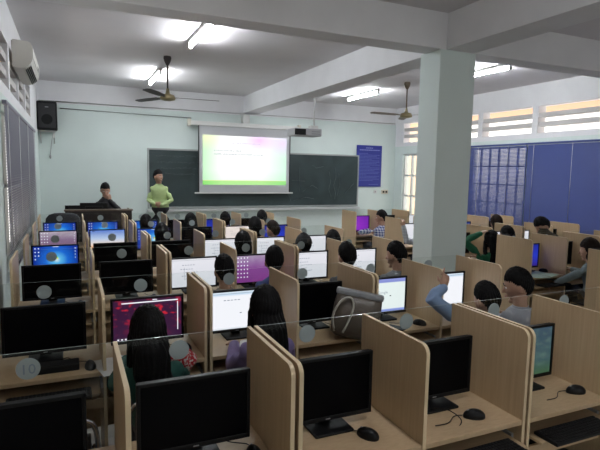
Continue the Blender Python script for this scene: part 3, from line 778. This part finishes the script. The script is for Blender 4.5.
# ------------------------------------------------------------------ people
def headM(c, yaw, pitch, roll=0): return Matrix.Translation(c) @ Matrix.Scale(1.09, 4) @ Matrix.Rotation(yaw, 4, 'Z') @ Matrix.Rotation(roll, 4, 'Y') @ Matrix.Rotation(pitch, 4, 'X')
def add_head(bm, M):
    t = bmesh.new(); bmesh.ops.create_uvsphere(t, u_segments=28, v_segments=20, radius=1)
    for v in t.verts:
        x, y, z = v.co
        k = max(0, -z-.1)/.9
        X = x*.074*(1-.42*k); Yv = y*.094; Z = z*.118
        if y > 0: Yv *= (1-.10*k)
        else: Yv *= (1-.35*k)
        if y > .75 and -.05 < z < .22: Yv -= .006
        v.co = Vector((X, Yv, Z))
    bmesh.ops.transform(t, matrix=M, verts=t.verts); merge(bm, t)
    T = lambda p: M @ Vector(p)
    tube(bm, [T((0, .086, .018)), T((0, .098, -.005)), T((0, .106, -.022))], [.007, .010, .013], 10, rnd=True)
    ellip(bm, (0, 0, 0), (.024, .014, .010), 12, M @ Matrix.Translation((0, .084, -.055)))
    ellip(bm, (0, 0, 0), (.025, .02, .018), 12, M @ Matrix.Translation((0, .068, -.095)))
    for s in (-1, 1):
        ellip(bm, (0, 0, 0), (.009, .019, .031), 12, M @ Matrix.Translation((s*.075, -.004, -.008)) @ Matrix.Rotation(s*.25, 4, 'Z'))
def add_hand(bm, w, d, nrm, curl=.5, thumb=1, s=1.0, point=False):
    """w wrist, d direction, nrm palm normal (fingers curl towards it)"""
    d = Vector(d).normalized(); nrm = Vector(nrm); nrm = (nrm-d*nrm.dot(d)).normalized(); side = d.cross(nrm)*thumb
    w = Vector(w)
    loft(bm, [(w-d*.01, side*.024*s, nrm*.018*s), (w+d*.02*s, side*.033*s, nrm*.017*s), (w+d*.06*s, side*.040*s, nrm*.015*s), (w+d*.085*s, side*.038*s, nrm*.012*s)], 14)
    for i, (o, L_) in enumerate(((.030, .070), (.010, .078), (-.010, .072), (-.029, .056))):
        cu = curl*(1.0 if not (point and i == 0) else .05)
        p = w+d*.075*s+side*o*s; pts = [p-d*.01]; a = cu*.35; q = p
        for j in range(3):
            q = q+(d*math.cos(a)+nrm*math.sin(a))*L_*s*(.42, .33, .25)[j]; pts.append(q.copy()); a += cu*.9
        tube(bm, pts, [.0098*s, .0095*s, .0085*s, .0075*s], 8, rnd=True)
    p = w+side*.03*s+d*.02*s; q1 = p+side*.022*s+d*.028*s+nrm*.008*s; q2 = q1+d*.026*s+side*.004*s+nrm*.012*s
    tube(bm, [p-side*.012*s, q1, q2], [.0125*s, .0105*s, .0085*s], 8, rnd=True)
def person(label, base, head, shirt, hair='short', yaw=0, hpitch=-.15, hroll=0, rot=0, arms=None, stand=False, sleeves='long', vox=.009, hairm=None, female=False, face=False, cat='person', trousers=None, zoff=0, hair_len=.35, cap=None, nd=.165, grp=None, bulk=1.0, dz=.045):
    """base: seat centre on the floor (x,y) world; head: world head centre; local frame faces +y, rotated by rot"""
    e = empty('person', (base[0], base[1], zoff), rot); tag(e, label, cat, grp)
    R = Matrix.Rotation(-rot, 3, 'Z'); H = R @ (Vector(head)-Vector((base[0], base[1], zoff))); H.z -= dz
    p0 = .50 if not stand else .93
    sw = (.90 if female else 1.0)*bulk
    top = H.z-nd       # collar height
    def ax(z):            # spine position at height z
        t = max(0, min(1.15, (z-p0)/(top-p0))); t2 = t*t*.35+t*.65
        return Vector((H.x*t2, (H.y-.035)*t2, z))
    def ring(t, hw, hd, g=0): z = p0+(top-p0)*t; return (ax(z), (hw*sw+g, 0, 0), (0, hd+g, 0))
    def torso(bm, g=0, lo=-.12, neck=True):
        rr = [ring(lo, .12, .09, g), ring(lo+.05, .165, .12, g), ring(.05, .168, .122, g), ring(.35, .140, .10, g), ring(.6, .155, .108, g), ring(.77, .160, .105, g), ring(.86, .148, .092, g), ring(.93, .118, .078, g), ring(.985, .085, .066, g), ring(1.03, .060, .058, g*.6)]
        loft(bm, rr, 24)
        if neck: tube(bm, [ax(top-.03), ax(top+.01), H+Vector((0, -.02, -.07))], [.062, .054, .052], 16, rnd=True)
    sh = ax(p0+(top-p0)*.83); shx = .138*sw
    S = {s: sh+Vector((s*shx, 0, 0)) for s in (-1, 1)}
    if arms is None: arms = {}
    A = {}
    for s in (-1, 1):
        if s in arms: el, wr = [Vector(v) for v in arms[s][:2]]
        else:
            el = S[s]+Vector((s*.06, .10, -.25)); el.z = max(el.z, .72 if not stand else el.z)
            wr = Vector((el.x-s*.08, el.y+.24, DT+.045)) if not stand else el+Vector((0, .02, -.24))
        A[s] = (S[s], el, wr)
    def arms_bm(bm, g=0, upto='wrist', r0=.046):
        for s in (-1, 1):
            a, el, wr = A[s]; m1 = (a+el)/2; m2 = (el+wr)/2
            if upto == 'wrist': tube(bm, [a, m1, el, m2+(el-wr)*.1, wr], [r0+g, .046*sw+g, .039+g, .036+g, .026+g], 14, rnd=True)
            elif upto == 'short': tube(bm, [a, m1, m1+(el-m1)*.35], [r0+g, .048*sw+g, .048+g], 14, rnd=True)
    hipy = 0
    LG = []
    for s in (-1, 1):
        if stand: LG.append([(s*.09, 0, .90), (s*.10, .01, .50), (s*.10, -.01, .09), (s*.11, 0, .05)])
        else: LG.append([(s*.085, .02, .53), (s*.11, .40, .515), (s*.11, .37, .10), (s*.11, .37, .06)])
    def legs_bm(bm, g=0):
        for L_ in LG:
            L_ = [Vector(p) for p in L_]
            tube(bm, [L_[0], (L_[0]+L_[1])/2, L_[1]], [.078+g, .068+g, .053+g], 14, rnd=True)
            tube(bm, [L_[1], (L_[1]*.6+L_[2]*.4), L_[2]], [.052+g, .05+g, .034+g], 14, rnd=True)
    def feet_bm(bm, g=0):
        for L_ in LG:
            p = Vector(L_[3]); p.z = .045
            tube(bm, [p+Vector((0, -.05, .0)), p+Vector((0, .06, -.005)), p+Vector((0, .14, -.012))], [.038+g, .037+g, .028+g], 12, rnd=True)
    MH = headM(H, yaw-rot if stand else yaw, hpitch, hroll)
    bm = B(); torso(bm); arms_bm(bm); legs_bm(bm); feet_bm(bm); add_head(bm, MH)
    for s in (-1, 1):
        a, el, wr = A[s]; d = (wr-el).normalized(); spec = arms.get(s, None)
        nr = spec[2] if spec and len(spec) > 2 else (0, 0, -1); cu = spec[3] if spec and len(spec) > 3 else .55
        dd = spec[4] if spec and len(spec) > 4 else Vector((d.x, d.y, min(0, d.z)*.2 if not spec else d.z))
        add_hand(bm, wr, dd, nr, cu, thumb=-s, point=bool(spec and len(spec) > 5 and spec[5]))
    ob = obj('body', remeshed(bm, vox*.85, 3), SKIN, e, smooth=True)
    bm = B(); torso(bm, .013, lo=-.05 if not stand else -.02, neck=False)
    if sleeves == 'long': arms_bm(bm, .011)
    else: arms_bm(bm, .012, 'short')
    t = remeshed(bm, vox*1.1, 3)
    for v in t.verts:
        v.co += v.normal*.004*noise.noise(v.co*14)
    so_ = obj('shirt', t, shirt, e, smooth=True)
    bm = B()
    loft(bm, [ring(.97, .085, .068), ring(1.02, .066, .062), ring(1.06, .064, .060), ring(1.06, .055, .052), ring(.98, .056, .054)], 20); obj('collar', bm, shirt, so_, smooth=True)
    bm = B(); legs_bm(bm, .012); loft(bm, [ring(-.16, .12, .09, .012), ring(-.10, .165, .12, .012), ring(.02, .168, .122, .011), ring(.06, .15, .11, .0)], 20)
    obj('trousers', remeshed(bm, vox*1.3, 2), trousers or JEANS, e, smooth=True)
    for i, L_ in enumerate(LG):
        p = Vector(L_[3]); p.z = .042; bm = B()
        loft(bm, [(p+Vector((0, -.085, -.005)), (.024, 0, 0), (0, .0, .024)), (p+Vector((0, -.07, 0)), (.038, 0, 0), (0, 0, .036)), (p+Vector((0, .02, .006)), (.044, 0, 0), (0, 0, .046)), (p+Vector((0, .11, -.006)), (.046, 0, 0), (0, 0, .034)), (p+Vector((0, .17, -.012)), (.030, 0, 0), (0, 0, .022))], 16)
        obj('shoe', bm, SHOE, e, smooth=True)
    # hair
    hm = hairm or HAIR
    bm = B(); t = bmesh.new(); bmesh.ops.create_uvsphere(t, u_segments=44, v_segments=32, radius=1)
    low = -.72 if hair != 'short' else -.62
    for v in t.verts:
        x, y, z = v.co
        sm = lambda e0, e1, q: (lambda t_: t_*t_*(3-2*t_))(max(0, min(1, (q-e0)/(e1-e0))))
        front = sm(-.15, .55, y)
        male = hair == 'short'
        # lower hair edge as a height: high over the forehead, above the ears at the side, low at the nape
        edge = (-.74 if male else -.82)*(1-front)+.32*front
        if male: edge += .55*sm(.60, .88, abs(x))*(1-front)*sm(-.75, -.2, y)
        msk = sm(edge-.10, edge+.16, z+.04*noise.noise(Vector((x*5, y*5, 1))))
        X, Yv, Z = x*(.083 if male else .089), y*.106-.005, z*(.143 if z > 0 else .120)+.004
        if z < 0: kk = min(1, -z); X *= (1-.25*kk); Yv *= (1-.22*kk)
        nz = 1+.04*noise.noise(Vector((x*7, y*7, z*3+3)))+.02*noise.noise(Vector((x*19, y*19, z*6)))
        tp = (.925+.075*sm(edge, edge+.65, z)) if male else 1
        v.co = Vector((X, Yv, Z))*(.80+.20*msk)*(tp if msk > .3 else 1)*(1+(nz-1)*msk)
    bmesh.ops.transform(t, matrix=MH, verts=t.verts); merge(bm, t)
    if hair == 'long':
        c0 = MH @ Vector((0, -.045, .02)); back = ax(top-.02)+Vector((0, -.085, 0)); low_ = ax(top-hair_len)+Vector((0, -.135, 0))
        loft(bm, [(c0+Vector((0, .0, .05)), (.075, 0, 0), (0, .055, 0)), (c0+Vector((0, -.005, -.03)), (.090, 0, 0), (0, .062, 0)), ((c0+back)/2+Vector((0, -.01, 0)), (.098, 0, 0), (0, .060, 0)), (back+Vector((0, -.005, 0)), (.100, 0, 0), (0, .05, 0)), ((back+low_)/2, (.098, 0, 0), (0, .04, 0)), (low_, (.080, 0, 0), (0, .028, 0)), (low_-Vector((0, 0, .035)), (.05, 0, 0), (0, .012, 0))], 26)
        for s in (-1, 1):
            q = MH @ Vector((s*.076, .012, 0)); tube(bm, [MH @ Vector((s*.066, .02, .06)), q, Vector((q.x+s*.004, q.y-.01, top+.02)), Vector((q.x*.9+back.x*.1+s*.012, q.y-.05, top-.05))], [.018, .024, .030, .026], 10, rnd=True)
    elif hair == 'bob':
        c0 = MH @ Vector((0, -.03, -.02)); loft(bm, [(c0+Vector((0, 0, .07)), (.07, 0, 0), (0, .06, 0)), (c0, (.092, 0, 0), (0, .075, 0)), (c0+Vector((0, -.01, -.07)), (.094, 0, 0), (0, .068, 0)), (c0+Vector((0, -.015, -.11)), (.075, 0, 0), (0, .045, 0))], 24)
    t = remeshed(bm, vox*.75, 1)
    for v in t.verts:
        q = v.co-H; a = math.atan2(q.x, -q.y)
        v.co += v.normal*.0035*math.sin(a*34+5*noise.noise(v.co*8))
    obj('hair', t, hm, e, smooth=True)
    if cap:
        bm = B(); t = bmesh.new(); bmesh.ops.create_uvsphere(t, u_segments=28, v_segments=18, radius=1)
        for v in t.verts:
            x, y, z = v.co; v.co = Vector((x*.094, y*.114-.004, max(z, .05)*.13+.012))
        box(t, -.06, .06, .09, .17, .02, .03, bev=.004); bmesh.ops.transform(t, matrix=MH, verts=t.verts); merge(bm, t); obj('cap', bm, cap, e, smooth=True)
    if face:
        EW = simple('eye_white', (.7, .68, .65), .3)
        for s in (-1, 1):
            bm = B(); ellip(bm, (0, 0, 0), (.013, .006, .006), 12, MH @ Matrix.Translation((s*.030, .083, .010))); ey = obj('eye', bm, EW, e, smooth=True)
            bm = B(); ellip(bm, (0, 0, 0), (.0055, .003, .0055), 10, MH @ Matrix.Translation((s*.030, .088, .010))); obj('iris', bm, BLACK, ey, smooth=True)
            bm = B(); tube(bm, [MH @ Vector((s*.014, .092, .028)), MH @ Vector((s*.030, .092, .033)), MH @ Vector((s*.046, .084, .028))], [.003, .0035, .002], 6, rnd=True); obj('eyebrow', bm, HAIR, e, smooth=True)
        bm = B(); ellip(bm, (0, 0, 0), (.021, .009, .006), 12, MH @ Matrix.Translation((0, .0945, -.055))); obj('lips', bm, simple('lips', (.32, .12, .10), .5), e, smooth=True)
    return e
def cloth(name, c, var=.12): return simple(name, c, .85, var=var, vscale=16, bump=.15)
def plaid(name, c1, c2, c3):
    m, N, L = new_mat(name); b_ = N['Principled BSDF']; b_.inputs['Roughness'].default_value = .85
    tc = N.new('ShaderNodeTexCoord'); out = None
    w = []
    for d in ('X', 'Z'):
        t = N.new('ShaderNodeTexWave'); t.bands_direction = d; t.inputs['Scale'].default_value = 7; L.new(tc.outputs['Object'], t.inputs['Vector'])
        r = N.new('ShaderNodeValToRGB'); r.color_ramp.interpolation = 'CONSTANT'; r.color_ramp.elements[0].color = (*c1, 1); r.color_ramp.elements[1].position = .55; r.color_ramp.elements[1].color = (*c2, 1)
        L.new(t.outputs['Fac'], r.inputs['Fac']); w.append(r.outputs['Color'])
    x = N.new('ShaderNodeMix'); x.data_type = 'RGBA'; x.inputs[0].default_value = .5; L.new(w[0], x.inputs[6]); L.new(w[1], x.inputs[7])
    L.new(x.outputs[2], b_.inputs['Base Color']); return m
V3 = Vector
HC = .85  # seat distance from desk rear
# second row
P2 = 3.678-.80
person('girl with long black hair and teal top before the red flower monitor', (.44, P2-.05), (.37, 2.84, 1.06), cloth('teal_knit', (.012, .075, .06)), 'long', hroll=.0, female=True, vox=.009, hair_len=.30, yaw=.12)
# red patterned scarf on her right side
person('girl with long black hair and purple shirt before the bright white monitor', (1.08, P2-.02), (1.07, 2.86, 1.115), cloth('purple_shirt', (.24, .18, .38)), 'long', female=True, hair_len=.34, hpitch=-.2)
# boy with raised sleeve: left arm up, elbow out
e = (2.84, P2-.02)
person('student in pale blue shirt raising a hand before a white monitor', e, (2.86, 2.86, 1.01), cloth('sky_blue_shirt', (.23, .33, .52), .08), 'short', hpitch=-.35, vox=.008,
       arms={-1: (V3((-.46, .07, 1.02)), V3((-.33, .09, 1.075)), (0, 1, -.3), 1.1, V3((.35, .1, 1)), True), 1: (V3((.15, .12, .76)), V3((.03, .34, .76)))})
person('boy with short black hair and grey shirt facing left behind the nearest desks', (3.19, P2-.02), (3.175, 2.86, 1.10), cloth('light_grey_shirt', (.36, .37, .42), .06), 'short', yaw=.85, hpitch=-.25, sleeves='short', vox=.008, face=True, arms={-1: (V3((-.15, .14, .76)), V3((-.02, .36, .76)))})
# third row
P3 = 5.13-.80
person('boy with cropped hair and tan shirt, third row, before a white monitor', (1.15, P3), (1.215, 4.30, 1.075), cloth('tan_shirt', (.36, .29, .24)), 'short', vox=.010, sleeves='short')
person('student in dark blue hoodie before the pink icon desktop', (1.68, P3), (1.69, 4.30, 1.13), cloth('navy_hoodie', (.06, .09, .28)), 'short', vox=.010, yaw=-.3, nd=.14)
person('student with thick black hair, third row, left of white document monitor', (2.42, P3), (2.45, 4.30, 1.135), cloth('dark_grey_shirt', (.08, .08, .09)), 'short', vox=.010)
person('student in grey shirt beside the pillar with head turned left', (2.98, P3), (3.03, 4.30, 1.12), cloth('mid_grey_shirt', (.23, .24, .26)), 'short', vox=.010, yaw=.5)
# fourth row
P4 = 6.385-.80
person('student with round black hair before a white document, fourth row', (1.76, P4), (1.79, 5.55, 1.12), cloth('dark_top', (.05, .05, .06)), 'bob', vox=.012)
person('student in black cap, fourth row, fifth seat from the left wall', (2.46, P4), (2.56, 5.55, 1.07), cloth('black_top', (.03, .03, .035)), 'short', vox=.012, cap=BLACKM)
person('student barely showing above the desk panels, fourth row, aisle seat', (2.96, P4), (2.96, 5.55, 1.10), cloth('dark_top', (.05, .05, .06)), 'short', vox=.012)
# fifth row
P5 = 7.78-.80
person('student with bushy black hair, fifth row, before a blue desktop monitor', (1.10, P5), (1.10, 6.95, 1.09), cloth('black_top', (.03, .03, .035)), 'bob', vox=.013)
person('student with round black hair before the pale pink page, fifth row', (2.38, P5), (2.42, 6.95, 1.15), cloth('dark_top', (.05, .05, .06)), 'bob', vox=.013)
person('student with brown hair and pale cyan top, fifth row aisle seat', (2.90, P5), (2.70, 6.95, 1.09), cloth('pale_cyan_top', (.42, .58, .66)), 'short', vox=.013, hairm=HAIRB, yaw=.6)
# sixth row
P6 = 8.94-.80
for lab, bx, hx, hz, hr in (('student with black hair in the farthest row below the standing teacher', 1.05, 1.05, 1.11, 'bob'), ('student with long black hair in the farthest row, right of teacher', 1.70, 1.74, 1.12, 'long'),
                            ('student with short hair in the farthest row under the projection screen', 2.33, 2.31, 1.13, 'short'), ('student in the farthest row under the right end of the screen', 2.95, 2.95, 1.15, 'short')):
    person(lab, (bx, P6), (hx, 8.12, hz), cloth('black_top', (.03, .03, .035)), hr, vox=.014, female=hr == 'long')
# right block, farthest row: man in checked shirt turned left, man with pale sleeve
pl = plaid('blue_white_plaid', (.03, .05, .22), (.62, .64, .72), (0, 0, 0))
person('man in blue and white checked shirt at the purple monitor', (5.33, 8.05), (5.36, 8.12, 1.12), pl, 'short', yaw=.9, vox=.011, face=True, arms={-1: (V3((-.32, .18, .80)), V3((-.25, .40, .765)))})
person('person in pale grey striped shirt reaching towards a monitor beside the pillar', (5.32, 6.55), (5.36, 6.58, 1.10), plaid('pale_grey_stripe', (.36, .38, .42), (.52, .54, .58), (0, 0, 0)), 'short', yaw=.4, vox=.011,
       arms={-1: (V3((-.44, .10, .84)), V3((-.475, .15, 1.07)), (0, 1, 0), 1.0, V3((0, .1, 1)))})
# right block
person('girl in green sweater leaning her head on a raised arm, right of pillar', (5.13, 5.20), (5.19, 5.17, 1.07), cloth('green_sweater', (.008, .11, .05)), 'long', yaw=-.2, female=True, vox=.010, hair_len=.3,
       arms={-1: (V3((-.45, -.06, 1.05)), V3((-.12, .0, 1.13)), (1, 0, 0), .6, V3((.75, .0, .35)))}, hroll=0)
person('student with dark hair behind the carrel panel beside the green sweater girl', (5.74, 5.24), (5.50, 5.20, 1.12), cloth('black_top', (.03, .03, .035)), 'short', vox=.012)
person('student bending forward in olive jacket before the blue blinds', (6.62, 5.22), (6.22, 5.24, 1.24), cloth('olive_jacket', (.06, .05, .03)), 'short', vox=.012, hpitch=-.7, yaw=PI/2-.3, nd=.06)
person('student whose dark hair shows below the far blue blind', (6.62, 6.62), (6.66, 6.55, 1.14), cloth('black_top', (.03, .03, .035)), 'bob', vox=.013, hairm=HAIRB)
person('woman with dark hair and grey teal sleeve reaching for the mouse, far right', (5.76, 4.02), (5.56, 4.0, 1.10), cloth('grey_teal_sleeve', (.22, .28, .29)), 'bob', female=True, vox=.010, yaw=.5, hairm=HAIRB,
       arms={-1: (V3((-.35, .04, .76)), V3((-.41, .22, .64)), (0, 0, -1), .6)})
# scarf of red pattern beside teal girl
m, N, L = new_mat('red_white_print'); b_ = N['Principled BSDF']; b_.inputs['Roughness'].default_value = .9
tc = N.new('ShaderNodeTexCoord'); n = N.new('ShaderNodeTexNoise'); n.inputs['Scale'].default_value = 55; r_ = N.new('ShaderNodeValToRGB'); r_.color_ramp.interpolation = 'CONSTANT'
r_.color_ramp.elements[0].color = (.45, .02, .03, 1); r_.color_ramp.elements[1].position = .55; r_.color_ramp.elements[1].color = (.6, .5, .48, 1)
L.new(tc.outputs['Object'], n.inputs['Vector']); L.new(n.outputs['Fac'], r_.inputs['Fac']); L.new(r_.outputs['Color'], b_.inputs['Base Color'])
bm = B(); ellip(bm, (.565, 2.93, .80), (.085, .085, .085), 24); t = remeshed(bm, .008, 1)
for v in t.verts: v.co += v.normal*.018*noise.noise(v.co*22)
o = obj('scarf', t, m, smooth=True); tag(o, 'red and white patterned scarf over the shoulder of the teal top girl', 'scarf')
# teacher
gs = cloth('light_green_shirt', (.38, .48, .22), .06)
person('teacher in light green shirt standing with clasped hands before the blackboard', (1.66, 10.62), (1.62, 10.60, 1.755), gs, 'short', rot=PI-.35+.0, yaw=PI+.55, hpitch=-.05, stand=True, dz=0, zoff=.2, vox=.009, face=True, trousers=simple('black_trousers', (.015, .015, .02), .8),
       bulk=.97, arms={-1: (V3((-.225, .03, 1.08)), V3((-.07, .23, 1.00)), (0, -1, 0), .8, V3((1, .25, .1))), 1: (V3((.225, .03, 1.08)), V3((.07, .24, 1.02)), (0, -1, 0), .8, V3((-1, .25, .1)))})
bm = B(); loft(bm, [((0, 0, z), (.16, 0, 0), (0, .12, 0)) for z in (.0, .035)], 28)
# teacher's console desk
td = empty('teacher_desk', (0, 9.85, .2)); tag(td, 'dark brown console desk in front of the seated man', 'desk')
obj('front_panel', box(B(), -.1, 1.02, -.02, .01, 0, .95, bev=.004), DWOOD, td)
obj('ledge', box(B(), -.12, 1.04, -.04, .16, .94, .965, bev=.004), wood('mid_brown_wood', (.10, .075, .05), (.14, .10, .075)), td)
for x in (-.1, 1.0): obj('side_panel', box(B(), x, x+.02, 0, .62, 0, .95, bev=.003), DWOOD, td)
obj('worktop', box(B(), -.08, 1.0, .012, .62, .70, .73, bev=.003), DWOOD, td)
for x, y, z, w, lab in ((.42, 9.98, 1.165, 1.0, 'black monitor seen from behind on the console desk'), (.02, 9.98, 1.165-.08, .8, 'smaller black monitor seen from behind, left end of console desk')):
    pass
e1 = put_monitor(.38, 9.95+.08, 'off', 'black monitor seen from behind, in front of the seated man', rz=PI, z=.93)
e2 = put_monitor(.06, 9.95+.20, 'off', 'lower black monitor seen from behind at the left end of console desk', rz=PI, z=.93, w=.8); e2.scale = (.7, 1, .85)
person('man in black shirt with bowed head seated behind the console desk', (.62, 10.52), (.60, 10.42, 1.49), cloth('black_top', (.03, .03, .035)), 'short', rot=PI, yaw=.0, dz=0, hpitch=-.35, zoff=.2, vox=.011, face=True,
       arms={-1: (V3((-.27, .18, .86)), V3((-.06, .16, 1.10)), (0, -1, 0), .8, V3((.2, 0, 1))), 1: (V3((.27, .16, .80)), V3((.12, .36, .77)))})
put_chair(.62, 10.50, 'chair under the seated man behind the console desk', PI, 'teacher chairs'); list(C.objects)[-1]
for o in C.objects:
    if o.get('label') == 'chair under the seated man behind the console desk': o.location.z = .2
# rounded black executive chair at the left
ec = empty('office_chair', (-.13, 9.35, 0)); tag(ec, 'rounded black office chair standing near the front left corner', 'chair')
bm = B(); loft(bm, [((0, -.02, z), (w, 0, 0), (0, d, 0)) for z, w, d in ((.55, .20, .04), (.75, .25, .055), (.95, .275, .06), (1.07, .26, .055), (1.13, .21, .045), (1.155, .13, .03))], 28); obj('backrest', bm, PAD, ec, smooth=True)
obj('seat', box(B(), -.25, .25, .0, .48, .45, .54, bev=.03, seg=3), PAD, ec)
bm = B(); tube(bm, [(0, .24, .06), (0, .24, .46)], .03, 12); obj('gas_column', bm, CHROME, ec)
for k in range(5):
    a = 2*PI*k/5; bm = B(); tube(bm, [(0, .24, .09), (.27*math.cos(a), .24+.27*math.sin(a), .06)], [.022, .015], 8); ellip(bm, (.27*math.cos(a), .24+.27*math.sin(a), .028), (.028, .02, .028), 10); obj('leg', bm, BLACK, ec)
for x in (-.27, .27): bm = B(); tube(bm, smooth_path([(x, .02, .62), (x, .05, .72), (x, .32, .72), (x, .34, .52)]), .016, 8); obj('armrest', bm, BLACK, ec)

# chairs under the seated people and the empty one in view
seats = [(.44, P2-.05, 'the girl with teal top'), (1.08, P2-.02, 'the girl with purple shirt'), (2.75, P2-.02, 'the student in pale blue shirt'), (3.20, P2-.02, 'the boy in grey shirt facing left'),
         (1.15, P3, 'the boy in tan shirt'), (1.68, P3, 'the student in navy hoodie'), (2.42, P3, 'the thick-haired student, third row'), (2.98, P3, 'the grey shirt student beside pillar'),
         (1.76, P4, 'the round-haired student, fourth row'), (2.46, P4, 'the student in cap'), (2.96, P4, 'the aisle seat student, fourth row'), (1.10, P5, 'the bushy-haired student, fifth row'),
         (2.38, P5, 'the round-haired student, fifth row'), (2.90, P5, 'the student in cyan top'), (1.05, P6, 'the farthest student below the teacher'), (1.70, P6, 'the long-haired farthest student'),
         (2.33, P6, 'the short-haired farthest student under the screen'), (2.95, P6, 'the farthest student at the right end of the screen'), (5.33, 8.05, 'the man in checked shirt'), (5.32, 6.55, 'the person in striped shirt'),
         (5.14, 5.20, 'the girl in green sweater'), (5.74, 5.24, 'the student beside the green sweater girl'), (6.42, 5.20, 'the student in olive jacket'), (6.62, 6.62, 'the student below far blue blind'), (5.76, 4.02, 'the woman with grey teal sleeve')]
put_chair(-.13, 2.70, 'empty chrome tube chair behind the nearest off monitor at the left')
for x, y, w in seats: put_chair(x, y-.03, 'chrome tube chair under %s' % w)

# ------------------------------------------------------------------ world, camera, colour
w = bpy.data.worlds.new('sky'); bpy.context.scene.world = w; w.use_nodes = True
N = w.node_tree.nodes; L = w.node_tree.links; bg = N['Background']
bg.inputs['Color'].default_value = (1.0, .97, .93, 1); bg.inputs['Strength'].default_value = 1.15
cam = bpy.data.cameras.new('camera'); co = bpy.data.objects.new('camera', cam); C.objects.link(co)
bpy.context.scene.camera = co
F = 508.43; yaw, pitch, roll = .4241, .1051, .0188
cam.sensor_width = 36; cam.lens = F/600*36; cam.clip_start = .05
f = Vector((math.sin(yaw)*math.cos(pitch), math.cos(yaw)*math.cos(pitch), -math.sin(pitch))); r = Vector((math.cos(yaw), -math.sin(yaw), 0)); u = r.cross(f)
r2 = r*math.cos(roll)+u*math.sin(roll); u2 = -r*math.sin(roll)+u*math.cos(roll)
M = Matrix((r2, u2, -f)).transposed().to_4x4(); M.translation = Vector((0, 0, 1.92)); co.matrix_world = M
vs = bpy.context.scene.view_settings; vs.view_transform = 'Standard'; vs.look = 'None'; vs.gamma = 1; vs.use_curve_mapping = False; vs.exposure = 1.0
